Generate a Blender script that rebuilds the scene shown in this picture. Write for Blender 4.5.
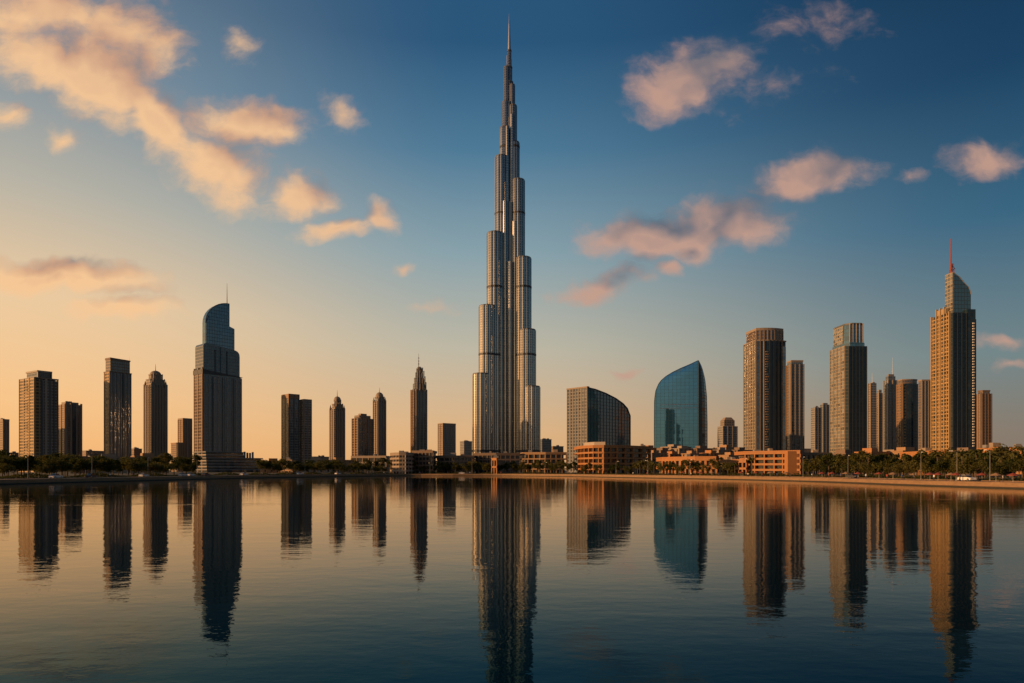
import bpy, math, random
from mathutils import Vector, Matrix, noise
R = math.radians
random.seed(7)
sc = bpy.context.scene
for o in list(bpy.data.objects): bpy.data.objects.remove(o)

# ------------------------------------------------------------------ camera
F = 683.0; HZ = 470.0; CH = 4.0          # focal length in pixels, horizon row, eye height
cam_d = bpy.data.cameras.new('camera'); cam = bpy.data.objects.new('camera', cam_d)
sc.collection.objects.link(cam); sc.camera = cam
cam.location = (0, 0, CH); cam.rotation_euler = (R(90), 0, 0)
cam_d.sensor_width = 36; cam_d.lens = 36*F/1024; cam_d.shift_y = (HZ-341.5)/1024
cam_d.clip_start = .5; cam_d.clip_end = 60000
sc.view_settings.view_transform = 'Standard'; sc.view_settings.look = 'None'
sc.view_settings.exposure = 0; sc.view_settings.gamma = 1; sc.view_settings.use_curve_mapping = False
SUN_AZ = -105; SUN_EL = 9.5               # azimuth from +Y, clockwise positive
GLOW_AZ = -78

# ------------------------------------------------------------------ node helpers
class NT:
    def __init__(s, tree): s.t = tree
    def n(s, typ, **kw):
        nd = s.t.nodes.new(typ)
        for k, v in kw.items(): setattr(nd, k, v)
        return nd
    def put(s, inp, v):
        if isinstance(v, bpy.types.NodeSocket): s.t.links.new(v, inp)
        else: inp.default_value = v
    def m(s, op, a, b=None, c=None, clamp=False):
        nd = s.n('ShaderNodeMath', operation=op); nd.use_clamp = clamp
        s.put(nd.inputs[0], a)
        if b is not None: s.put(nd.inputs[1], b)
        if c is not None: s.put(nd.inputs[2], c)
        return nd.outputs[0]
    def v(s, op, a, b=None, sc_=None):
        nd = s.n('ShaderNodeVectorMath', operation=op)
        s.put(nd.inputs[0], a)
        if b is not None: s.put(nd.inputs[1], b)
        if sc_ is not None: s.put(nd.inputs['Scale'], sc_)
        return nd.outputs['Value'] if op in ('LENGTH', 'DOT_PRODUCT') else nd.outputs[0]
    def xyz(s, a):
        nd = s.n('ShaderNodeSeparateXYZ'); s.put(nd.inputs[0], a); return nd.outputs
    def comb(s, x, y, z=0.0):
        nd = s.n('ShaderNodeCombineXYZ')
        for i, q in enumerate((x, y, z)): s.put(nd.inputs[i], q)
        return nd.outputs[0]
    def mix(s, f, a, b, bt='MIX'):
        nd = s.n('ShaderNodeMix', data_type='RGBA', blend_type=bt)
        s.put(nd.inputs[0], f); s.put(nd.inputs[6], a); s.put(nd.inputs[7], b)
        return nd.outputs[2]
    def ramp(s, f, stops, interp='LINEAR'):
        nd = s.n('ShaderNodeValToRGB'); cr = nd.color_ramp; cr.interpolation = interp
        while len(cr.elements) < len(stops): cr.elements.new(.5)
        for e, (p, c) in zip(cr.elements, stops): e.position = p; e.color = c
        s.put(nd.inputs[0], f); return nd.outputs[0]
    def sstep(s, x, a, b):
        nd = s.n('ShaderNodeMapRange', interpolation_type='SMOOTHSTEP')
        s.put(nd.inputs[0], x); nd.inputs[1].default_value = a; nd.inputs[2].default_value = b
        return nd.outputs[0]
    def noise(s, vec, scale, detail=3, rough=.5, out='Fac'):
        nd = s.n('ShaderNodeTexNoise'); s.put(nd.inputs['Vector'], vec)
        nd.inputs['Scale'].default_value = scale; nd.inputs['Detail'].default_value = detail
        nd.inputs['Roughness'].default_value = rough
        return nd.outputs[out]

def lin(h):
    h = h.lstrip('#'); c = [int(h[i:i+2], 16)/255 for i in (0, 2, 4)]
    return tuple(x/12.92 if x <= .04045 else ((x+.055)/1.055)**2.4 for x in c) + (1,)

# ------------------------------------------------------------------ sky
W = bpy.data.worlds.new('World'); sc.world = W; W.use_nodes = True
wt = W.node_tree; wt.nodes.clear(); g = NT(wt)
tc = g.n('ShaderNodeTexCoord').outputs['Generated']
dx, dy, dz = g.xyz(tc)
hlen = g.m('MAXIMUM', g.m('SQRT', g.m('ADD', g.m('MULTIPLY', dx, dx), g.m('MULTIPLY', dy, dy))), 1e-4)
el = g.m('DIVIDE', g.m('ARCTAN2', g.m('MAXIMUM', g.m('ABSOLUTE', dz), 0.0), hlen), math.pi/2)   # 0..1
gx, gy = math.sin(R(GLOW_AZ)), math.cos(R(GLOW_AZ))
s_ = g.m('DIVIDE', g.m('ADD', g.m('MULTIPLY', dx, gx), g.m('MULTIPLY', dy, gy)), hlen)   # cos of angle from the glow
def elev(deg): return deg/90
colL = g.ramp(el, [(elev(0), lin('f6b673')), (elev(5), lin('f8c489')), (elev(12), lin('ecca9f')), (elev(19), lin('b9b3a4')), (elev(27), lin('7a8d9b')), (elev(36), lin('4d687f')), (elev(90), lin('27465f'))])
colC = g.ramp(el, [(elev(0), lin('e0a970')), (elev(3), lin('deb282')), (elev(10), lin('bdb6a2')), (elev(17.5), lin('88a1aa')), (elev(25), lin('4d7996')), (elev(32), lin('28557a')), (elev(90), lin('0e2c49'))])
colR = g.ramp(el, [(elev(0), lin('867566')), (elev(3), lin('83796e')), (elev(8), lin('6e8286')), (elev(17), lin('34627e')), (elev(26), lin('133d5f')), (elev(36), lin('0b2d4b')), (elev(90), lin('08223d'))])
f1 = g.sstep(s_, .26, .80); f2 = g.sstep(s_, -.45, .26)
base = g.mix(f1, g.mix(f2, colR, colC), colL)
nish = g.n('ShaderNodeTexSky', sky_type='NISHITA'); nish.sun_disc = False
nish.sun_elevation = R(SUN_EL); nish.sun_rotation = R(SUN_AZ); nish.dust_density = 2; nish.air_density = 1.2
base = g.v('ADD', g.v('SCALE', base, sc_=.99), g.v('SCALE', nish.outputs[0], sc_=.004))

# clouds: a density field over the sky directions
grp = bpy.data.node_groups.new('cloud_density', 'ShaderNodeTree')
grp.interface.new_socket('uv', in_out='INPUT', socket_type='NodeSocketVector')
grp.interface.new_socket('d', in_out='OUTPUT', socket_type='NodeSocketFloat'); grp.interface.new_socket('s', in_out='OUTPUT', socket_type='NodeSocketFloat')
q = NT(grp); gi = q.n('NodeGroupInput'); go = q.n('NodeGroupOutput')
uv = gi.outputs[0]
wob = q.v('SCALE', q.v('SUBTRACT', q.noise(uv, 11, 3, .55, 'Color'), (.5, .5, .5)), sc_=.075)
pw = q.v('ADD', uv, wob)
BL = [(40,14,95,30,0,.85),(50,62,70,24,20,1.1),(100,76,66,36,32,1.35),(150,115,54,26,48,1.2),(125,35,66,30,25,.9),(245,126,58,20,5,1.1),(216,165,52,28,25,1.2),
 (297,197,34,17,0,1.05),(338,228,40,10,-5,1),(381,216,18,13,30,1),(237,38,18,12,40,.48),(345,117,20,11,25,.45),(14,115,20,12,30,.7),(62,143,19,9,10,.65),
 (55,277,90,15,2,1.35),(122,307,55,11,-3,.95),(409,263,9,4,0,.6),(632,371,18,4,0,.7),(686,77,56,27,-20,1.25),(785,32,27,12,0,.26),(832,30,24,17,0,.24),
 (812,177,58,18,-12,1.15),(640,234,62,18,-5,1.3),(712,226,70,25,-8,1.3),(603,283,42,12,-15,1),(664,264,17,7,0,.9),(985,152,34,15,0,.85),(912,176,11,6,0,.45),
 (1005,344,32,6,0,.6),(1015,365,24,5,0,.6),(760,95,40,12,0,.22),(430,306,26,5,0,.35)]
M = None
for (cx, cy, rx, ry, a, st) in BL:
    mp = q.n('ShaderNodeMapping', vector_type='TEXTURE'); q.put(mp.inputs[0], pw)
    mp.inputs['Location'].default_value = ((cx-512)/F, (HZ-cy)/F, 0)
    mp.inputs['Rotation'].default_value = (0, 0, R(-a)); mp.inputs['Scale'].default_value = (1.32*rx/F, 1.5*ry/F, 1)
    l = q.v('LENGTH', mp.outputs[0])
    e = q.m('MULTIPLY', q.m('SUBTRACT', 1.0, l), st)
    M = e if M is None else q.m('MAXIMUM', M, e)
fb = q.noise(q.v('MULTIPLY', pw, (.7, 1.45, 1)), 15, 9, .62)
fb2 = q.noise(q.v('ADD', uv, (5, 3, 1)), 45, 4, .6)
dd = q.m('ADD', q.m('ADD', M, q.m('MULTIPLY', q.m('SUBTRACT', fb, .5), 1.25)), q.m('MULTIPLY', q.m('SUBTRACT', fb2, .5), .36))
grp.links.new(dd, go.inputs[0])
soft = q.m('ADD', M, q.m('MULTIPLY', q.m('SUBTRACT', q.noise(uv, 17, 2.5, .5), .5), .9))
grp.links.new(soft, go.inputs[1])
ady = g.m('MAXIMUM', g.m('ABSOLUTE', dy), .02)
cuv = g.comb(g.m('DIVIDE', dx, ady), g.m('DIVIDE', g.m('ABSOLUTE', dz), ady), 0.0)
def dens(vec):
    nd = g.n('ShaderNodeGroup'); nd.node_tree = grp; g.put(nd.inputs[0], vec); return nd.outputs
(d0, s0) = dens(cuv); (_, s1) = dens(g.v('ADD', cuv, (-.030, -.020, 0)))
alpha = g.m('MULTIPLY', g.m('MULTIPLY', g.sstep(d0, -.08, .82), .92), g.sstep(hlen, .3, .6))
lit = g.m('ADD', .60, g.m('ADD', g.m('MULTIPLY', g.m('SUBTRACT', s0, s1), .75), g.m('MULTIPLY', g.m('SUBTRACT', d0, s0), .6)), clamp=True)
lit = g.m('MULTIPLY', lit, g.m('SUBTRACT', 1.25, g.m('MULTIPLY', g.sstep(d0, .3, 1.2), .35)), clamp=True)
cL = g.ramp(lit, [(0, lin('8f8280')), (.45, lin('cfa081')), (1, lin('f7c795'))])
cR = g.ramp(lit, [(0, lin('55606f')), (.45, lin('85797c')), (1, lin('c49c8a'))])
ccol = g.mix(g.sstep(s_, .05, .62), cR, cL)
skycol = g.mix(alpha, base, ccol)
bg = g.n('ShaderNodeBackground'); g.put(bg.inputs[0], skycol); bg.inputs[1].default_value = 1.0
g.t.links.new(bg.outputs[0], g.n('ShaderNodeOutputWorld').inputs[0])

# ------------------------------------------------------------------ sun
sd = bpy.data.lights.new('sun', 'SUN'); sd.energy = 5.0; sd.angle = R(.6); sd.color = (1, .52, .21)
so = bpy.data.objects.new('sun', sd); sc.collection.objects.link(so)
sv = Vector((math.sin(R(SUN_AZ))*math.cos(R(SUN_EL)), math.cos(R(SUN_AZ))*math.cos(R(SUN_EL)), math.sin(R(SUN_EL))))
so.rotation_euler = sv.to_track_quat('Z', 'Y').to_euler()

# ------------------------------------------------------------------ materials
def mat(name):
    m = bpy.data.materials.new(name); m.use_nodes = True
    for n in list(m.node_tree.nodes):
        if n.type != 'OUTPUT_MATERIAL': m.node_tree.nodes.remove(n)
    return m, NT(m.node_tree), m.node_tree.nodes['Material Output']
def bsdf(t, out, col, rough=.6, metal=0.0, ior=1.45, normal=None, spec=.5):
    b = t.n('ShaderNodeBsdfPrincipled')
    t.put(b.inputs['Base Color'], col if not isinstance(col, tuple) else (col + (1,))[:4])
    t.put(b.inputs['Roughness'], rough); t.put(b.inputs['Metallic'], metal); t.put(b.inputs['IOR'], ior)
    b.inputs['Specular IOR Level'].default_value = spec
    if normal is not None: t.put(b.inputs['Normal'], normal)
    if out is not None: t.t.links.new(b.outputs[0], out.inputs[0])
    return b.outputs[0]
def plain(name, col, rough=.7, metal=0.0, var=.25, scale=.35):
    m, t, o = mat(name); p = t.n('ShaderNodeTexCoord').outputs['Object']
    n = t.noise(p, scale, 5, .6); n2 = t.noise(p, scale*14, 3, .6)
    k = t.m('ADD', 1-var, t.m('MULTIPLY', t.m('ADD', n, t.m('MULTIPLY', n2, .5)), var*1.33))
    c = t.v('SCALE', tuple(col), sc_=k)
    bsdf(t, o, c, rough, metal); return m
def facade(name, frame, glass, bay=3.2, flr=3.6, fu=.25, fv=.3, grough=.08, gior=1.7, wob=.018, blinds=.2, fmetal=0.0, frough=.55, big=0, gmetal=0.0, rv=.8):
    """curtain wall: a grid of framed panes, each pane a little out of true"""
    m, t, o = mat(name)
    uvn = t.n('ShaderNodeUVMap').outputs[0]; u, v, _ = t.xyz(uvn)
    U = t.m('DIVIDE', u, bay); V = t.m('DIVIDE', v, flr)
    cu, cv = t.m('FLOOR', U), t.m('FLOOR', V); fuu, fvv = t.m('FRACT', U), t.m('FRACT', V)
    win = t.m('MULTIPLY', t.m('GREATER_THAN', fuu, fu), t.m('GREATER_THAN', fvv, fv))
    wn = t.n('ShaderNodeTexWhiteNoise', noise_dimensions='2D'); t.put(wn.inputs[0], t.comb(cu, cv))
    rnd, rc = wn.outputs[0], wn.outputs[1]
    geo = t.n('ShaderNodeNewGeometry').outputs['Normal']
    pos = t.n('ShaderNodeTexCoord').outputs['Object']
    warp = t.v('SUBTRACT', t.noise(pos, .05, 2, .5, 'Color'), (.5, .5, .5))
    nrm = t.v('NORMALIZE', t.v('ADD', t.v('ADD', geo, t.v('SCALE', t.v('SUBTRACT', rc, (.5, .5, .5)), sc_=wob*2)), t.v('SCALE', warp, sc_=wob*1.6)))
    bl = t.m('LESS_THAN', rnd, blinds)
    gcol = t.mix(t.m('MULTIPLY', bl, .35), tuple(glass)+(1,), tuple(min(1, .5*x+.12) for x in frame)+(1,))
    gcol = t.v('SCALE', gcol, sc_=t.m('ADD', 1-rv/2, t.m('MULTIPLY', rnd, rv)))
    gs = bsdf(t, None, gcol, grough, gmetal, gior, nrm)
    weather = t.m('ADD', .72, t.m('MULTIPLY', t.noise(t.v('MULTIPLY', pos, (1, 1, .25)), .12, 5, .65), .56))
    fs = bsdf(t, None, t.v('SCALE', tuple(frame), sc_=weather), frough, fmetal)
    mx = t.n('ShaderNodeMixShader'); t.put(mx.inputs[0], win); t.t.links.new(fs, mx.inputs[1]); t.t.links.new(gs, mx.inputs[2])
    t.t.links.new(mx.outputs[0], o.inputs[0]); return m

MT = {}
MT['stone'] = plain('warm_stone', (.27, .21, .155)); MT['sand'] = plain('sand_render', (.31, .185, .095))
MT['ochre'] = plain('ochre_render', (.36, .16, .055)); MT['grey'] = plain('grey_concrete', (.21, .20, .19))
MT['gilt'] = plain('gilt_stone', (.36, .26, .14)); MT['inky'] = plain('dark_blue_mullion', (.028, .038, .045), .4, .2); MT['dark'] = plain('dark_metal', (.045, .047, .05), .45); MT['light'] = plain('pale_render', (.36, .31, .25))
MT['steel'] = plain('brushed_steel', (.55, .53, .50), .32, .85, .15); MT['white'] = plain('white_paint', (.75, .73, .68), .5)
MT['red'] = plain('red_paint', (.26, .055, .03), .7); MT['brown'] = plain('brown_cladding', (.17, .115, .08))
MT['slate'] = plain('slate_cladding', (.10, .105, .11), .5); MT['teal'] = plain('teal_metal', (.05, .09, .11), .35, .4)
MT['roof'] = plain('flat_roof', (.14, .12, .11), .9)
MT['win'] = facade('window_glass', (.05, .05, .05), (.02, .022, .024), 1.6, 2.9, .06, .05, .1, 1.6, .02, .15)
# curtain walls
FC = {}
FC['brown'] = facade('brown_grid', (.24, .145, .08), (.05, .04, .035), 3.4, 3.5, .38, .36)
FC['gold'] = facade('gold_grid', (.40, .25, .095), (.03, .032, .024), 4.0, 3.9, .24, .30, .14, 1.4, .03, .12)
FC['grey'] = facade('grey_grid', (.28, .265, .25), (.05, .055, .06), 3.0, 3.6, .25, .30)
FC['slate'] = facade('slate_glass', (.18, .185, .19), (.04, .055, .066), 2.6, 3.8, .16, .22, .1, 1.8)
FC['blue'] = facade('blue_glass', (.03, .045, .06), (.02, .09, .155), 3.0, 4.0, .08, .09, .05, 2.2, .010, .04)
FC['blade'] = facade('blade_glass', (.02, .04, .055), (.055, .22, .39), 4.6, 4.0, .05, .04, .02, 2.2, .0007, .0, gmetal=.8, rv=.12)
FC['stone'] = facade('stone_grid', (.25, .19, .14), (.05, .05, .05), 3.0, 3.5, .42, .34)
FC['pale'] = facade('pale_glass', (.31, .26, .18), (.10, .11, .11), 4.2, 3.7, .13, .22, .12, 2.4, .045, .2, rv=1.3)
FC['bronze'] = facade('bronze_glass', (.20, .14, .09), (.05, .04, .035), 2.8, 3.7, .22, .26, .12, 1.9)
FC['bluegrey'] = facade('blue_grey_glass', (.04, .055, .065), (.03, .075, .105), 3.2, 4.0, .12, .12, .07, 2.1, .008, .05, rv=.3)
FC['night'] = facade('dark_glass', (.03, .038, .045), (.012, .028, .040), 3.0, 3.7, .10, .14, .06, 1.5, .012, .08)
FC['steel'] = facade('steel_fins', (.50, .47, .43), (.055, .06, .065), 3.8, 4.4, .44, .10, .14, 2.2, .03, .0, .85, .26, gmetal=.6)
FC['steel_shaded'] = facade('steel_fins_shaded', (.17, .165, .16), (.045, .05, .055), 3.6, 8.4, .32, .12, .15, 2.2, .015, .1, .7, .35, gmetal=.3)  # darker copy of the steel fins, shade put into its colour

# ------------------------------------------------------------------ mesh helpers
class MB:
    def __init__(s): s.v = []; s.f = []; s.uv = []; s.sm = []
    def face(s, pts, uvs, smooth=False):
        b = len(s.v); s.v += [tuple(p) for p in pts]; s.f.append(tuple(range(b, b+len(pts)))); s.uv += uvs; s.sm.append(smooth)
    def prism(s, poly, z0, z1, top=None, cap=True, bot=False, u0=0.0, smooth=False):
        """poly CCW; top = polygon at z1 (same count) or None; z1 may be a function of the point"""
        top = top or poly; n = len(poly); u = u0
        zf = z1 if callable(z1) else (lambda p: z1)
        for i in range(n):
            a, b = poly[i], poly[(i+1) % n]; c, d = top[(i+1) % n], top[i]
            L = math.hypot(b[0]-a[0], b[1]-a[1])
            s.face([(a[0], a[1], z0), (b[0], b[1], z0), (c[0], c[1], zf(c)), (d[0], d[1], zf(d))],
                   [(u, z0), (u+L, z0), (u+L, zf(c)), (u, zf(d))], smooth); u += L
        if cap: s.face([(p[0], p[1], zf(p)) for p in top], [(.0, .0)]*n)
        if bot: s.face([(p[0], p[1], z0) for p in reversed(poly)], [(.0, .0)]*n)
        return s
    def box(s, x0, x1, y0, y1, z0, z1): return s.prism([(x0, y0), (x1, y0), (x1, y1), (x0, y1)], z0, z1, bot=True)
    def cone(s, x, y, r0, r1, z0, z1, n=12, smooth=False):
        a = [(x+r0*math.cos(2*math.pi*k/n), y+r0*math.sin(2*math.pi*k/n)) for k in range(n)]
        b = [(x+r1*math.cos(2*math.pi*k/n), y+r1*math.sin(2*math.pi*k/n)) for k in range(n)]
        return s.prism(a, z0, z1, top=b, smooth=smooth)
    def dome(s, x, y, r, z0, h, n=16, k=6, p=1.0):
        for j in range(k):
            a0, a1 = j/k*math.pi/2, (j+1)/k*math.pi/2
            s.cone(x, y, r*math.cos(a0)**p, max(.02, r*math.cos(a1)**p), z0+h*math.sin(a0), z0+h*math.sin(a1), n, True)
        return s
    def bar(s, a, b, r, n=5):
        a, b = Vector(a), Vector(b); d = (b-a).normalized(); u = d.orthogonal().normalized(); w = d.cross(u)
        ra = [a+r*(u*math.cos(2*math.pi*k/n)+w*math.sin(2*math.pi*k/n)) for k in range(n)]
        rb = [p+(b-a) for p in ra]
        for k in range(n): s.face([ra[k], ra[(k+1) % n], rb[(k+1) % n], rb[k]], [(0, 0)]*4)
        s.face(list(reversed(ra)), [(0, 0)]*n); s.face(rb, [(0, 0)]*n); return s
    def build(s, name, m, parent=None):
        me = bpy.data.meshes.new(name); me.from_pydata(s.v, [], s.f)
        ul = me.uv_layers.new(name='UVMap'); fl = [c for q_ in s.uv for c in q_]; ul.data.foreach_set('uv', fl)
        me.polygons.foreach_set('use_smooth', s.sm)
        for mm in (m if isinstance(m, list) else [m]): me.materials.append(mm)
        me.update(); o = bpy.data.objects.new(name, me); sc.collection.objects.link(o)
        if parent: o.parent = parent
        return o
def thing(name, label, cat, loc, rz=0, group=None):
    o = bpy.data.objects.new(name, None); sc.collection.objects.link(o); o.empty_display_size = 2
    o.location = loc; o.rotation_euler = (0, 0, rz); o['label'] = label; o['category'] = cat
    if group: o['group'] = group
    return o
def tag(o, label, cat, group=None):
    o['label'] = label; o['category'] = cat
    if group: o['group'] = group
    return o
KIDS = {}
def tree_copy(o, parent=None):
    c = o.copy(); sc.collection.objects.link(c); c.parent = parent
    for ch in o.children: tree_copy(ch, c)
    return c
GZ = 1.4
class T:
    """a tower seen on its corner: local x runs along the right-hand face, local y along the left-hand one; z=0 is the ground"""
    def __init__(s, name, label, x0, xs, x1, D, beta, cat='tower', group=None):
        s.D = D; phi = math.atan((xs-512)/F); ps = R(beta)-phi
        Rx, Ry = math.cos(ps), math.sin(ps); Lx, Ly = -Ry, Rx
        C = ((xs-512)/F*D, D); k1, k0 = (x1-512)/F, (x0-512)/F
        s.w = (k1*D-C[0])/(Rx-k1*Ry); s.d = (k0*D-C[0])/(Lx-k0*Ly)
        s.hw, s.hd = s.w/2, s.d/2
        cx, cy = C[0]+Rx*s.hw+Lx*s.hd, C[1]+Ry*s.hw+Ly*s.hd
        s.e = thing(name, label, cat, (cx, cy, GZ), ps, group)
        s.m = D/F                                # metres per pixel at the corner
    def H(s, py): return CH+(HZ-py)*s.m-GZ
    def rect(s, i=0.0, ix=None, iy=None):
        ix = i if ix is None else ix; iy = i if iy is None else iy
        return [(-s.hw+ix, -s.hd+iy), (s.hw-ix, -s.hd+iy), (s.hw-ix, s.hd-iy), (-s.hw+ix, s.hd-iy)]
    def cham(s, c, i=0.0):
        a, b = s.hw-i, s.hd-i
        return [(-a+c, -b), (a-c, -b), (a, -b+c), (a, b-c), (a-c, b), (-a+c, b), (-a, b-c), (-a, -b+c)]
    def bowed(s, bow, n=8, i=0.0):
        """front (right-hand) face bowed outwards"""
        a, b = s.hw-i, s.hd-i
        return [(-a+2*a*k/n, -b+bow-bow*(1-(2*k/n-1)**2)) for k in range(n+1)]+[(a, b), (-a, b)]
    def part(s, name, m, poly, z0, z1, **k): return MB().prism(poly, z0, z1, **k).build(name, m, s.e)
    def box(s, name, m, *a): return MB().box(*a).build(name, m, s.e)
    def front_piers(s, n, w, out, z0, z1, m, t0=0.0, t1=1.0, name='pier'):
        for k in range(n):
            x = -s.hw+s.w*(t0+(t1-t0)*(k/(n-1) if n > 1 else .5)); a = max(-s.hw-.3, x-w/2); b = min(s.hw+.3, x+w/2)
            s.box(name, m, a, b, -s.hd-out, -s.hd+.5, z0, z1)
    def left_piers(s, n, w, out, z0, z1, m, t0=0.0, t1=1.0, name='pier'):
        for k in range(n):
            y = -s.hd+s.d*(t0+(t1-t0)*(k/(n-1) if n > 1 else .5)); a = max(-s.hd-.3, y-w/2); b = min(s.hd+.3, y+w/2)
            s.box(name, m, -s.hw-out, -s.hw+.5, a, b, z0, z1)
    def bands(s, z0, z1, n, m, out=.5, h=.7, name='floor_band', poly=None):
        for k in range(n):
            z = z0+(z1-z0)*k/max(1, n-1)
            s.part(name, m, poly or s.rect(-out), z, z+h, bot=True)
    def roofstuff(s, z, n=3, sc_=1.0):
        for k in range(n):
            x = random.uniform(-.6, .4)*s.hw; y = random.uniform(-.6, .4)*s.hd; w = random.uniform(2.5, 5)*sc_
            s.box('rooftop_plant', MT['grey'], x, x+w, y, y+w*.8, z, z+random.uniform(1.5, 3.2)*sc_)
    def mast(s, x, y, z0, z1, r=.5, m='steel', name='spire'):
        MB().cone(x, y, r, r*.25, z0, z1, 8).build(name, MT[m], s.e)
#%%TERRAIN
# ------------------------------------------------------------------ water, land, quay
def catmull(P, n=6):
    out = []
    for i in range(len(P)-1):
        p0, p1, p2, p3 = P[max(0, i-1)], P[i], P[i+1], P[min(len(P)-1, i+2)]
        for k in range(n):
            t = k/n
            out.append(tuple(.5*((2*p1[j])+(-p0[j]+p2[j])*t+(2*p0[j]-5*p1[j]+4*p2[j]-p3[j])*t*t+(-p0[j]+3*p1[j]-3*p2[j]+p3[j])*t**3) for j in (0, 1)))
    return out+[P[-1]]
shore_ctl = [(0, -235), (-70, -225), (-125, -170), (-150, -60), (-150, 60), (-143, 187), (-139, 248), (-128, 341), (-84, 452), (-40, 462), (0, 455), (36, 410), (66, 342), (90, 290), (104, 235), (104, 180), (109, 141), (122, 60), (128, -60), (105, -160), (60, -222), (0, -235)]
shore = catmull(shore_ctl)
def offs(d):
    out = []; N = len(shore)-1
    for i in range(N+1):
        p, a, b = shore[i % N], shore[(i-1) % N], shore[(i+1) % N]
        t = Vector((b[0]-a[0], b[1]-a[1])).normalized(); nrm = Vector((-t.y, t.x)); out.append((p[0]+nrm.x*d, p[1]+nrm.y*d))
    return out
m, t, o = mat('lake_water')
p = t.n('ShaderNodeTexCoord').outputs['Object']
w1 = t.noise(t.v('MULTIPLY', p, (.55, 1.0, 1)), .55, 2, .5)
w2 = t.noise(t.v('ADD', t.v('MULTIPLY', p, (.7, 1.0, 1)), (40, 7, 0)), 2.1, 3, .55)
w3 = t.noise(t.v('MULTIPLY', p, (.25, 1, 1)), .13, 2, .5)
hgt = t.m('ADD', t.m('ADD', t.m('MULTIPLY', w1, .045), t.m('MULTIPLY', w2, .019)), t.m('MULTIPLY', w3, .045))
patch = t.sstep(t.noise(t.v('MULTIPLY', p, (.010, .085, 1)), 1.0, 4, .6), .56, .74)
bmp = t.n('ShaderNodeBump'); bmp.inputs['Strength'].default_value = 1; bmp.inputs['Distance'].default_value = 1
t.put(bmp.inputs['Height'], t.m('MULTIPLY', hgt, t.m('ADD', .28, t.m('MULTIPLY', patch, .35))))
rg = t.m('ADD', .012, t.m('MULTIPLY', patch, .05))
fr_ = t.n('ShaderNodeFresnel'); fr_.inputs[0].default_value = 1.33; t.put(fr_.inputs[1], bmp.outputs[0])
gl = t.n('ShaderNodeBsdfGlossy'); t.put(gl.inputs['Roughness'], rg); t.put(gl.inputs['Color'], t.mix(t.sstep(fr_.outputs[0], .12, .48), (.10, .40, .60, 1), (1, .97, .92, 1))); t.put(gl.inputs['Normal'], bmp.outputs[0])
df = t.n('ShaderNodeBsdfDiffuse'); df.inputs[0].default_value = (.001, .012, .020, 1)
mx = t.n('ShaderNodeMixShader'); t.put(mx.inputs[0], t.m('POWER', fr_.outputs[0], 1.18)); t.t.links.new(df.outputs[0], mx.inputs[1]); t.t.links.new(gl.outputs[0], mx.inputs[2]); t.t.links.new(mx.outputs[0], o.inputs[0])
MT['water'] = m
def structure(ob): ob['kind'] = 'structure'; return ob
wb = MB(); wb.face([(-1500, -3000, 0), (1500, -3000, 0), (1500, 1200, 0), (-1500, 1200, 0)], [(0, 0)]*4)
structure(wb.build('water', MT['water']))
bb = MB(); bb.face([(-1500, -3000, -3), (1500, -3000, -3), (1500, 1200, -3), (-1500, 1200, -3)], [(0, 0)]*4)
structure(bb.build('lake_bed', MT['dark']))
# land: from the quay edge out to the horizon
m, t, o = mat('soil_and_grass'); p = t.n('ShaderNodeTexCoord').outputs['Object']
n1 = t.noise(p, .03, 5, .6); n2 = t.noise(p, .8, 4, .65)
c = t.ramp(t.m('ADD', t.m('MULTIPLY', n1, .7), t.m('MULTIPLY', n2, .3)), [(.35, (.035, .042, .018, 1)), (.5, (.06, .058, .03, 1)), (.65, (.13, .10, .065, 1))])
bsdf(t, o, c, .95); MT['soil'] = m
m, t, o = mat('promenade_paving'); p = t.n('ShaderNodeTexCoord').outputs['Object']
br = t.n('ShaderNodeTexBrick'); t.put(br.inputs[0], p); br.inputs['Scale'].default_value = .8
br.inputs['Color1'].default_value = (.44, .26, .11, 1); br.inputs['Color2'].default_value = (.36, .21, .09, 1); br.inputs['Mortar'].default_value = (.12, .10, .09, 1); br.inputs['Mortar Size'].default_value = .02
k = t.m('ADD', .55, t.m('MULTIPLY', t.noise(p, .09, 5, .65), .8)); bsdf(t, o, t.v('SCALE', br.outputs[0], sc_=k), .75); MT['paving'] = m
m, t, o = mat('quay_stone'); p = t.n('ShaderNodeTexCoord').outputs['Object']
z = t.xyz(p)[2]; k = t.m('ADD', .5, t.m('MULTIPLY', t.noise(t.v('MULTIPLY', p, (1, 1, 3)), .5, 5, .7), .9))
c = t.mix(t.sstep(z, .15, .4), (.03, .03, .02, 1), (.24, .15, .08, 1)); bsdf(t, o, t.v('SCALE', c, sc_=k), .8); MT['quay'] = m
def strip(P, za, Q, zb, mt, name):
    b = MB()
    for i in range(len(P)-1):
        b.face([(*P[i], za), (*P[i+1], za), (*Q[i+1], zb), (*Q[i], zb)], [(0, 0)]*4)
    # order so normals face up
    return b.build(name, mt)
n_ = len(shore)
far = []
for i, pnt in enumerate(offs(22)):
    a = i/(n_-1); ang = math.atan2(pnt[1]-110, pnt[0])     # sweep from behind-left over the front to behind-right
    far.append((30000*math.cos(ang), 30000*math.sin(ang)))
land = strip(offs(22), GZ, far, GZ, MT['soil'], 'ground'); structure(land)
structure(strip(offs(.8), 1.2, offs(13), 1.25, MT['paving'], 'promenade'))
structure(strip(offs(13), 1.25, offs(13.01), GZ, MT['quay'], 'kerb'))
structure(strip(offs(13.01), GZ, offs(22), GZ+.002, MT['soil'], 'verge'))
qb = MB(); A, B, Cc = shore, offs(.8), offs(-1.2)
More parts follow.
